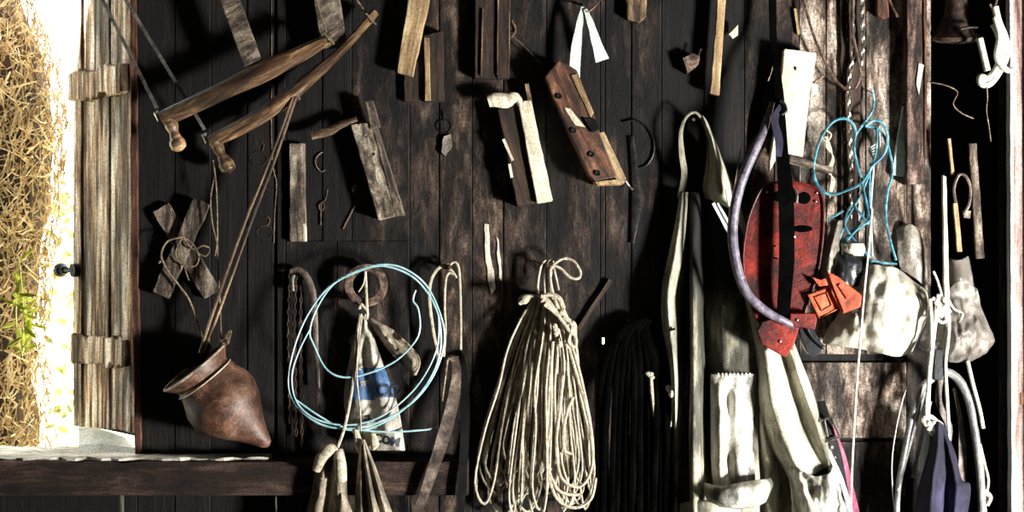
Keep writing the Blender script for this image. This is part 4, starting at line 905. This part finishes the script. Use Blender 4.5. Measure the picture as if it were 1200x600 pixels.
# right sleeve: diagonal folds
rows = [[(868, 330, .05), (874, 325, .07), (880, 322, .075), (888, 322, .06), (894, 322, .05), (898, 325, .04)],
        [(880, 385, .05), (890, 380, .09), (898, 378, .08), (906, 376, .05), (914, 376, .08), (922, 378, .05)],
        [(886, 430, .045), (898, 425, .1), (908, 420, .085), (918, 416, .045), (927, 414, .085), (935, 414, .05)],
        [(888, 475, .04), (904, 470, .11), (918, 463, .09), (930, 456, .045), (940, 452, .085), (949, 450, .05)],
        [(899, 515, .04), (916, 510, .12), (930, 505, .1), (943, 498, .05), (955, 492, .09), (962, 488, .05)],
        [(918, 548, .05), (932, 545, .12), (944, 540, .105), (957, 534, .06), (967, 528, .09), (975, 524, .05)],
        [(928, 565, .05), (942, 560, .11), (953, 556, .1), (964, 550, .06), (974, 545, .08), (982, 542, .05)]]
bm = B(); cloth(bm, rows, 60, 70, .006, 12, 51); part('sleeve', bm, 'canvas', t, solid=.002)
rows = [[(923, 556, .07), (929, 546, .12), (940, 551, .135), (955, 558, .13), (968, 556, .13), (976, 545, .07)],
        [(926, 575, .06), (936, 562, .13), (950, 572, .12), (964, 572, .145), (980, 575, .11), (984, 560, .06)],
        [(928, 600, .06), (940, 590, .12), (955, 600, .15), (970, 598, .12), (986, 596, .12), (994, 586, .06)],
        [(928, 645, .05), (940, 640, .1), (955, 640, .12), (970, 640, .1), (990, 640, .1), (1002, 640, .05)]]
bm = B(); cloth(bm, rows, 60, 50, .024, 26, 53); part('cuff', bm, 'canvas_light', t, solid=.003)
# lining strip between body and sleeve
rows = fan([400, 450, 500, 560, 640], [884, 886, 886, 888, 890], [893, 898, 912, 930, 932], [[.03, .04, .03, .02], [.03, .05, .03, .02], [.03, .055, .03, .02], [.02, .05, .02, .02], [.02, .05, .02, .02]])
bm = B(); cloth(bm, rows, 20, 40, .004, 16, 55); part('lining', bm, 'canvas_grime_shade', t, solid=.002)
# ================================================================== HOSE, RED COVER, STRAP
bm = B(); tube(bm, [(905, 120, .11), (896, 150, .13), (886, 172, .145), (868, 215, .155), (859, 260, .16), (861, 300), (873, 340), (895, 363), (918, 376), (934, 383, .15)], [3, 4.5, 5.6, 5.8, 5.8, 5.8, 5.6, 5.2, 4.4, 2.5], .165, n=14, k=8)
solo('rubber_hose', bm, 'hose', 'curved greyish purple rubber hose bowing in front of the coat', 'hose', fr((890, 250, .15)))
bm = B(); tube(bm, [(868, 175), (862, 210), (857, 245)], .7, .12, n=5); tube(bm, [(903, 45), (908, 60), (905, 80), (900, 95)], .9, .06, n=5)
solo('cord', bm, 'twine', 'hair-thin cord hanging between the coat loop and the purple hose', 'cord', fr((865, 190, .1)))
# black strap
t = thing('black_strap', 'long black strap hanging down over the red cover', 'strap', fr((912, 60, .1)))
bm = B(); ribbon(bm, [(905, -40, .05), (906, 40, .06), (910, 80, .1), (914, 120, .13), (916, 170, .15), (921, 230, .165), (922, 300, .17), (919, 350, .165), (917, 378, .15)], [9, 8, 8, 10, 13, 17, 17, 15, 11], .006, k=7); part('strap', bm, 'soot', t)
bm = B(); ribbon(bm, [(892, 95, .08), (884, 140, .1), (880, 180, .11), (876, 230, .1)], [10, 14, 10, 4], .006, k=6); part('strap', bm, 'soot', t)
bm = B(); ribbon(bm, [(918, 118, .14), (908, 140, .15), (913, 165, .155), (912, 188, .155)], [3, 8, 9, 6], .004, k=6); part('blue_tape', bm, 'navy', t, label='short blue grey tape end')
bm = B(); tube(bm, [(914, 118), (919, 122), (921, 130), (916, 134)], 2, .15, n=6); part('buckle', bm, 'black_metal', t)
# red cover
t = thing('red_cover', 'large round-topped red metal cover with dark holes behind the black strap', 'red cover', fr((920, 310, .12), (925, 215), (912, 400)))
out = [(892, 222), (900, 216), (915, 213), (935, 214), (953, 219), (962, 228), (965, 245), (964, 280), (958, 320), (948, 350), (938, 380), (926, 398), (900, 392), (882, 362), (874, 330), (871, 300), (876, 262), (883, 240)]
out = [(p.x, p.y) for p in cr([(x, y, 0) for x, y in out], 3, True)]
bm = B(); poly(bm, out, .125, .105); pl_ = part('plate', bm, 'red', t, smooth=True, bev=.005)
bm = B(); sweep(bm, [W(x, y, .128) for x, y in out], .0035, n=6, closed=True, k=1); part('rim', bm, 'red', t)
for x, y, rx_, ry_ in ((912, 230, 7, 6), (942, 232, 8, 7), (940, 268, 12, 4)):
    bm = B(); ball(bm, W(x, y, .125), 1, (rx_*S, .0025, ry_*S)); part('hole', bm, 'soot', pl_)
for x, y in ((899, 225), (957, 226), (956, 236), (917, 230), (930, 277)):
    bm = B(); ball(bm, W(x, y, .128), .0040 if y < 260 else .007, (1, .6, 1)); part('bolt', bm, 'chain_metal', pl_)
bm = B(); tube(bm, [(932, 222), (934, 229), (933, 238)], 1.8, .132, n=6); part('clip', bm, 'chain_metal', pl_)
bm = B(); tube(bm, [(909, 288), (906, 290), (906, 301), (911, 303)], 1.2, .135, n=6); part('clip', bm, 'chain_metal', pl_)
# red lower bracket
t = thing('red_bracket', 'small bright red folded bracket hanging under the hose end', 'bracket', fr((915, 392, .15)))
bm = B(); poly(bm, rag([(893, 377), (925, 366), (938, 380), (930, 405), (921, 419), (893, 404), (887, 388)], .3, 10), .15, .135); part('plate', bm, 'red', t, bev=.003)
bm = B(); poly(bm, [(926, 367), (955, 367), (958, 374), (955, 387), (945, 385), (932, 384), (925, 378)], .165, .15); part('tab', bm, 'red', t, bev=.003)
for x, y, q in ((914, 400, .151), (934, 375, .166)):
    bm = B(); ball(bm, W(x, y, q), .005, (1, .6, 1)); part('rivet', bm, 'chain_metal', t)
bm = B(); poly(bm, rag([(936, 385), (950, 380), (962, 400), (966, 410), (955, 419), (945, 412), (938, 395)], .6, 7), .15, .12); tube(bm, [(945, 383), (952, 395), (966, 408)], 2.5, .155, n=7)
solo('black_rubber_flap', bm, 'black_plastic', 'crumpled black rubber flap below the red bracket tab', 'rubber flap', fr((950, 400, .14)), bev=.003)
# orange tags
t = thing('orange_clip', 'square orange plastic clip with raised inner square', 'clip', fr((965, 352, .14)))
bm = B(); q = [(947, 345), (972, 336), (982, 362), (960, 373)]; poly(bm, q, .14, .125); part('plate', bm, 'orange', t, bev=.003)
bm = B(); sweep(bm, [W(x, y, .142) for x, y in q], .0032, n=6, closed=True, k=1); q2 = [(955, 348), (969, 343), (975, 358), (963, 364)]; sweep(bm, [W(x, y, .142) for x, y in q2], .0028, n=6, closed=True, k=1); part('raised_edge', bm, 'orange', t)
t = thing('orange_clip', 'triangular orange plastic clip with a raised rib, right of the square clip', 'clip', fr((985, 345, .14)))
bm = B(); poly(bm, [(969, 318), (982, 324), (1013, 348), (1008, 360), (988, 368), (975, 345)], .155, .14); part('plate', bm, 'orange', t, bev=.003)
bm = B(); poly(bm, [(951, 324), (962, 328), (968, 325), (972, 334), (960, 336)], .15, .14); ribbon(bm, [(972, 322, .158), (981, 345, .158), (990, 366, .158)], 3, .006); ribbon(bm, [(983, 333, .158), (994, 350, .158)], 4, .005); part('rib', bm, 'orange', t, bev=.002)
bm = B(); poly(bm, [(994, 358), (1010, 352), (1008, 364), (998, 368)], .15, .13); solo('black_plug', bm, 'black_plastic', 'tiny black plug under the tip of the triangular orange clip', 'plug', fr((1003, 360, .14)), bev=.002)
bm = B(); cloth(bm, fan([258, 275, 295, 315, 330], [975, 972, 966, 962, 964], [990, 986, 984, 982, 978], [[.05, .07, .05], [.06, .09, .05], [.06, .1, .06], [.07, .1, .06], [.08, .09, .07]]), 14, 20, .012, 34, 61); solo('plastic_wrap', bm, 'bag_dull', 'crumpled grey plastic wrap right of the red cover', 'plastic wrap', fr((975, 295, .07)), solid=.001)
bm = B(); cloth(bm, fan([298, 308, 322, 336], [975, 972, 970, 985], [1005, 1010, 1012, 1008], [[.07, .09, .08, .06], [.08, .11, .09, .07], [.08, .12, .1, .07], [.07, .1, .09, .07]]), 18, 16, .01, 34, 63); solo('black_bag_end', bm, 'black_plastic', 'gathered black plastic end above the orange clips', 'plastic bag', fr((992, 315, .09)), solid=.001)
bm = B(); cloth(bm, fan([285, 292, 300], [985, 987, 990], [1012, 1014, 1012], [[.06, .08, .06], [.07, .09, .06], [.06, .08, .06]]), 12, 8, .008, 30, 64); solo('plastic_scrap', bm, 'bag_white', 'small pale plastic scrap tucked above the gathered black plastic', 'plastic scrap', fr((1000, 292, .07)), solid=.001)
# white bag
rows = [[(1008, 316, .05), (1022, 310, .08), (1036, 312, .085), (1050, 314, .07), (1057, 318, .04)],
        [(1000, 335, .05), (1018, 332, .11), (1038, 332, .12), (1058, 330, .1), (1074, 332, .045)],
        [(988, 358, .05), (1010, 358, .11), (1034, 356, .14), (1062, 350, .11), (1086, 345, .045)],
        [(974, 382, .05), (1002, 380, .1), (1032, 378, .14), (1060, 375, .11), (1084, 372, .045)],
        [(966, 400, .04), (1000, 398, .08), (1032, 400, .12), (1056, 400, .1), (1077, 392, .045)],
        [(970, 404, .02), (1002, 408, .05), (1032, 414, .07), (1052, 418, .06), (1068, 412, .03)]]
bm = B(); cloth(bm, rows, 70, 60, .024, 17, 71); solo('plastic_bag', bm, 'bag_white', 'bulging cream white plastic bag hanging below the blue cord', 'plastic bag', fr((1030, 360, .08)), solid=.001)
bm = B(); cloth(bm, [[(1050, 268, .01), (1065, 262, .03), (1078, 270, .02)], [(1052, 300, .02), (1070, 300, .04), (1086, 305, .02)], [(1056, 316, .02), (1075, 328, .035), (1087, 342, .01)]], 14, 14, .01, 30, 73); solo('paper_bag', bm, 'bag_dull', 'brownish grey stained sheet behind the top of the cream bag', 'sheet', fr((1068, 300, .02)), solid=.001)
bm = B(); tube(bm, [(1022, 245, .1), (1018, 290, .13), (1013, 340, .155), (1008, 400, .15), (1004, 450, .14), (1001, 500), (998, 560), (996, 630)], 1.3, .14, n=7); solo('white_string', bm, 'rope_white', 'straight white string hanging in front of the cream bag to the bottom', 'string', fr((1010, 350, .12)))
# buckle belt and pink strap
t = thing('buckled_belt', 'dull belt with a square metal buckle beside the coat sleeve', 'belt', fr((970, 510, .05)))
bm = B(); ribbon(bm, [(962, 470, .05), (970, 505, .07), (980, 540, .06), (994, 620, .05)], [9, 14, 15, 14], .004, k=6); part('strap', bm, 'black_leather', t)
bm = B()
for a, b in (((958, 494), (974, 489)), ((974, 489), (984, 510)), ((958, 494), (966, 518)), ((966, 518), (984, 512))): tube(bm, [a, b], 1.5, .085, n=6, k=1)
tube(bm, [(966, 492), (970, 512)], 1.1, .088, n=6); part('buckle', bm, 'chain_metal', t)
for x, y, q in ((974, 524, .008), (978, 536, .005)):
    bm = B(); ball(bm, W(x, y, .077), q, (1, .5, 1)); part('rivet', bm, 'grey_metal', t)
bm = B(); ribbon(bm, [(974, 500, .045), (985, 535, .05), (997, 575, .05), (1010, 630, .05)], [6, 12, 8, 7], .003, k=6); solo('pink_strap', bm, 'pink', 'faded pink strap slanting down beside the buckled belt', 'strap', fr((985, 535, .05)))
bm = B(); ribbon(bm, [(946, 480, .06), (960, 510, .08), (985, 560, .085), (1002, 620, .07)], [3, 5, 5, 5], .003, k=5); solo('white_strap', bm, 'ribbon', 'thin white strap between the coat cuff and the buckled belt', 'strap', fr((970, 530, .08)))
bm = B(); tube(bm, [(946, 470), (944, 460), (947, 478)], 1.2, .02, n=5); solo('small_hook', bm, 'black_metal', 'small dark hook on the pale boards above the buckled belt', 'hook', fr((946, 470, .02)))
# ================================================================== LOWER RIGHT
nail(1102, 338, 'nail behind the white string knots at the dark gap', .05)
bm = B(); poly(bm, rag([(1105, 205), (1109, 207), (1111, 280), (1113, 355), (1107, 357), (1106, 290)], .3), .085, .07); solo('long_lath', bm, 'bare', 'long thin pale lath pointing down into the white string knots', 'lath', fr((1108, 280, .08)), smooth=False, bev=.001)
t = thing('string_bundle', 'knotted white string bundle in front of the clear plastic bag', 'string', fr((1102, 350, .1)))
bm = B()
for pts, r_ in [([(1090, 350), (1092, 390), (1090, 430), (1086, 470), (1086, 500)], 2.0), ([(1100, 345), (1096, 375), (1092, 410), (1088, 455), (1087, 500)], 2.6), ([(1110, 350), (1112, 390), (1108, 425), (1110, 470), (1112, 510), (1110, 525)], 2.0),
                ([(1098, 352), (1106, 362), (1112, 372), (1104, 378), (1098, 370), (1108, 360), (1114, 366)], 1.9), ([(1104, 348), (1099, 330), (1094, 318)], 1.4), ([(1112, 352), (1118, 362), (1128, 368), (1124, 378)], 1.3),
                ([(1134, 424, .08), (1140, 450), (1148, 480), (1152, 502)], 2.3), ([(1088, 500), (1082, 492), (1090, 488), (1098, 496), (1090, 504), (1096, 510), (1104, 500), (1098, 494)], 2.6)]:
    tube(bm, pts, r_, .115, n=7, k=6)
part('string', bm, 'rope_white', t)
bm = B()
for _ in range(16): ball(bm, W(1102+random.uniform(-9, 9), 360+random.uniform(-14, 14), .118), random.uniform(.005, .009), (1, .8, 1.2), u=8, v=6)
part('knot', bm, 'rope_white', t); bm = B()
for _ in range(8): ball(bm, W(1092+random.uniform(-7, 7), 500+random.uniform(-6, 6), .12), random.uniform(.004, .008), (1, .8, 1.1), u=8, v=6)
part('knot', bm, 'rope_white', t)
rows = [[(1098, 345, .06), (1110, 340, .07), (1122, 330, .06), (1132, 333, .05), (1143, 338, .05)],
        [(1090, 370, .06), (1108, 365, .1), (1125, 360, .11), (1140, 362, .09), (1152, 365, .05)],
        [(1079, 396, .06), (1105, 392, .09), (1125, 390, .125), (1145, 388, .1), (1163, 392, .05)],
        [(1078, 406, .05), (1100, 412, .08), (1122, 412, .11), (1145, 412, .09), (1165, 402, .05)],
        [(1086, 412, .03), (1102, 420, .05), (1120, 425, .07), (1138, 423, .06), (1155, 412, .03)]]
bm = B(); cloth(bm, rows, 64, 60, .022, 26, 81); solo('clear_plastic_bag', bm, 'bag_clear', 'crumpled see-through plastic bag hanging in front of the dark gap', 'plastic bag', fr((1120, 380, .08)), solid=.0008)
bm = B(); cloth(bm, [[(1108, 300, .03), (1122, 305, .05), (1136, 300, .03)], [(1110, 325, .04), (1126, 328, .06), (1140, 325, .04)], [(1115, 345, .03), (1130, 350, .05), (1144, 345, .03)]], 12, 12, .012, 34, 83); solo('clear_film', bm, 'bag_clear', 'small wrinkled clear film above the see-through bag', 'plastic film', fr((1125, 325, .04)), solid=.0008)
# hoses / inner tubes
t = thing('inner_tube', 'thick pale grey rubber inner tube arching beside the navy cloth', 'inner tube', fr((1105, 436, .08)))
bm = B(); tube(bm, [(1100, 440), (1110, 436), (1124, 446), (1136, 470), (1143, 510), (1149, 560), (1152, 640)], [4.5, 4.8, 5, 5, 4.6, 4.6, 4.6], .10, n=14, k=8); tube(bm, [(1096, 442), (1080, 455), (1068, 490), (1060, 530), (1052, 580), (1050, 640)], [4.2, 4.2, 3.5, 3.5, 3.5, 3.5], .085, n=12, k=8); part('tube', bm, 'tube', t)
bm = B(); poly(bm, rag([(1096, 410), (1104, 409), (1106, 445), (1095, 446)], .4, 7), .118, .1); part('black_clip', bm, 'black_plastic', t, bev=.002)
bm = B(); ribbon(bm, [(1103, 440, .09), (1100, 470), (1112, 500), (1111, 525)], [6, 7, 7, 4], .005, .09, k=6); ribbon(bm, [(1118, 455, .08), (1125, 490), (1128, 530), (1127, 565)], [3, 5, 9, 10], .004, .07, k=6); solo('leather_thong', bm, 'leather', 'brown leather thongs hanging inside the arch of the inner tube', 'thong', fr((1110, 470, .08)))
bm = B(); tube(bm, [(1086, 450), (1072, 500), (1060, 545), (1052, 575)], 1.8, .09, n=7); tube(bm, [(1090, 470), (1078, 520), (1070, 560)], 2.4, .085, n=7); solo('grey_cord', bm, 'tube', 'pair of thin grey cords fanning left of the navy cloth', 'cord', fr((1075, 500, .09)))
bm = B(); tube(bm, [(1068, 440, .05), (1056, 475), (1046, 530), (1046, 575), (1052, 620)], .8, .08, n=5); solo('curved_wire', bm, 'rope_white', 'very thin white wire curving outermost left of the inner tube', 'wire', fr((1050, 530, .08)))
bm = B(); tube(bm, [(1148, 520), (1154, 545), (1158, 565), (1154, 590), (1158, 620)], 1.8, .085, n=7); tube(bm, [(1152, 575), (1160, 582), (1156, 592)], 3, .09, n=8); solo('side_rope', bm, 'rope', 'short pale rope along the outer right side of the inner tube', 'rope', fr((1154, 560, .09)))
rows = [[(1098, 494, .125), (1100, 494, .13), (1103, 496, .125), (1106, 498, .12), (1107, 500, .11)],
        [(1088, 530, .11), (1098, 528, .15), (1106, 528, .13), (1113, 530, .14), (1119, 532, .11)],
        [(1080, 560, .10), (1094, 560, .16), (1108, 558, .12), (1120, 558, .14), (1127, 562, .11)],
        [(1074, 585, .09), (1092, 585, .16), (1108, 584, .12), (1122, 580, .15), (1137, 573, .12)],
        [(1070, 640, .08), (1088, 640, .15), (1104, 640, .11), (1116, 640, .14), (1126, 640, .1)]]
bm = B(); cloth(bm, rows, 40, 40, .006, 18, 91); solo('navy_cloth', bm, 'navy', 'dark navy cloth hanging in a point from a white knot', 'cloth', fr((1105, 540, .12)), solid=.002)
# ================================================================== LIGHT & CAMERA
sc = bpy.context.scene
w = bpy.data.worlds.new('sky'); sc.world = w; w.use_nodes = True
bg = w.node_tree.nodes['Background']; bg.inputs[0].default_value = (.95, 1, .96, 1); bg.inputs[1].default_value = 10.0
def lamp(kind, name, loc, tgt, **k):
    l = bpy.data.lights.new(name, kind); o = bpy.data.objects.new(name, l); C.objects.link(o); o.location = loc
    o.rotation_euler = (Vector(tgt)-Vector(loc)).to_track_quat('-Z', 'Y').to_euler()
    for a, b in k.items(): setattr(l, a, b)
    return o
lamp('SUN', 'sun', (-6, -1.4, 4), (0, 0, 0), energy=90, angle=.02, color=(1, .96, .86))
lamp('AREA', 'doorway_daylight', (3.58, -2.6, .35), (.3, 0, 1.5), energy=700, shape='RECTANGLE', size=.5, size_y=.55, color=(1, .97, .92))
cam = bpy.data.cameras.new('camera'); co = bpy.data.objects.new('camera', cam); C.objects.link(co)
co.location = (0, -D, CZ); co.rotation_euler = (math.pi/2, 0, 0); cam.lens = 50; cam.sensor_width = 36; cam.sensor_fit = 'HORIZONTAL'
sc.camera = co
sc.view_settings.view_transform = 'Standard'; sc.view_settings.look = 'None'; sc.view_settings.gamma = 1; sc.view_settings.exposure = 0
sc.view_settings.use_curve_mapping = False
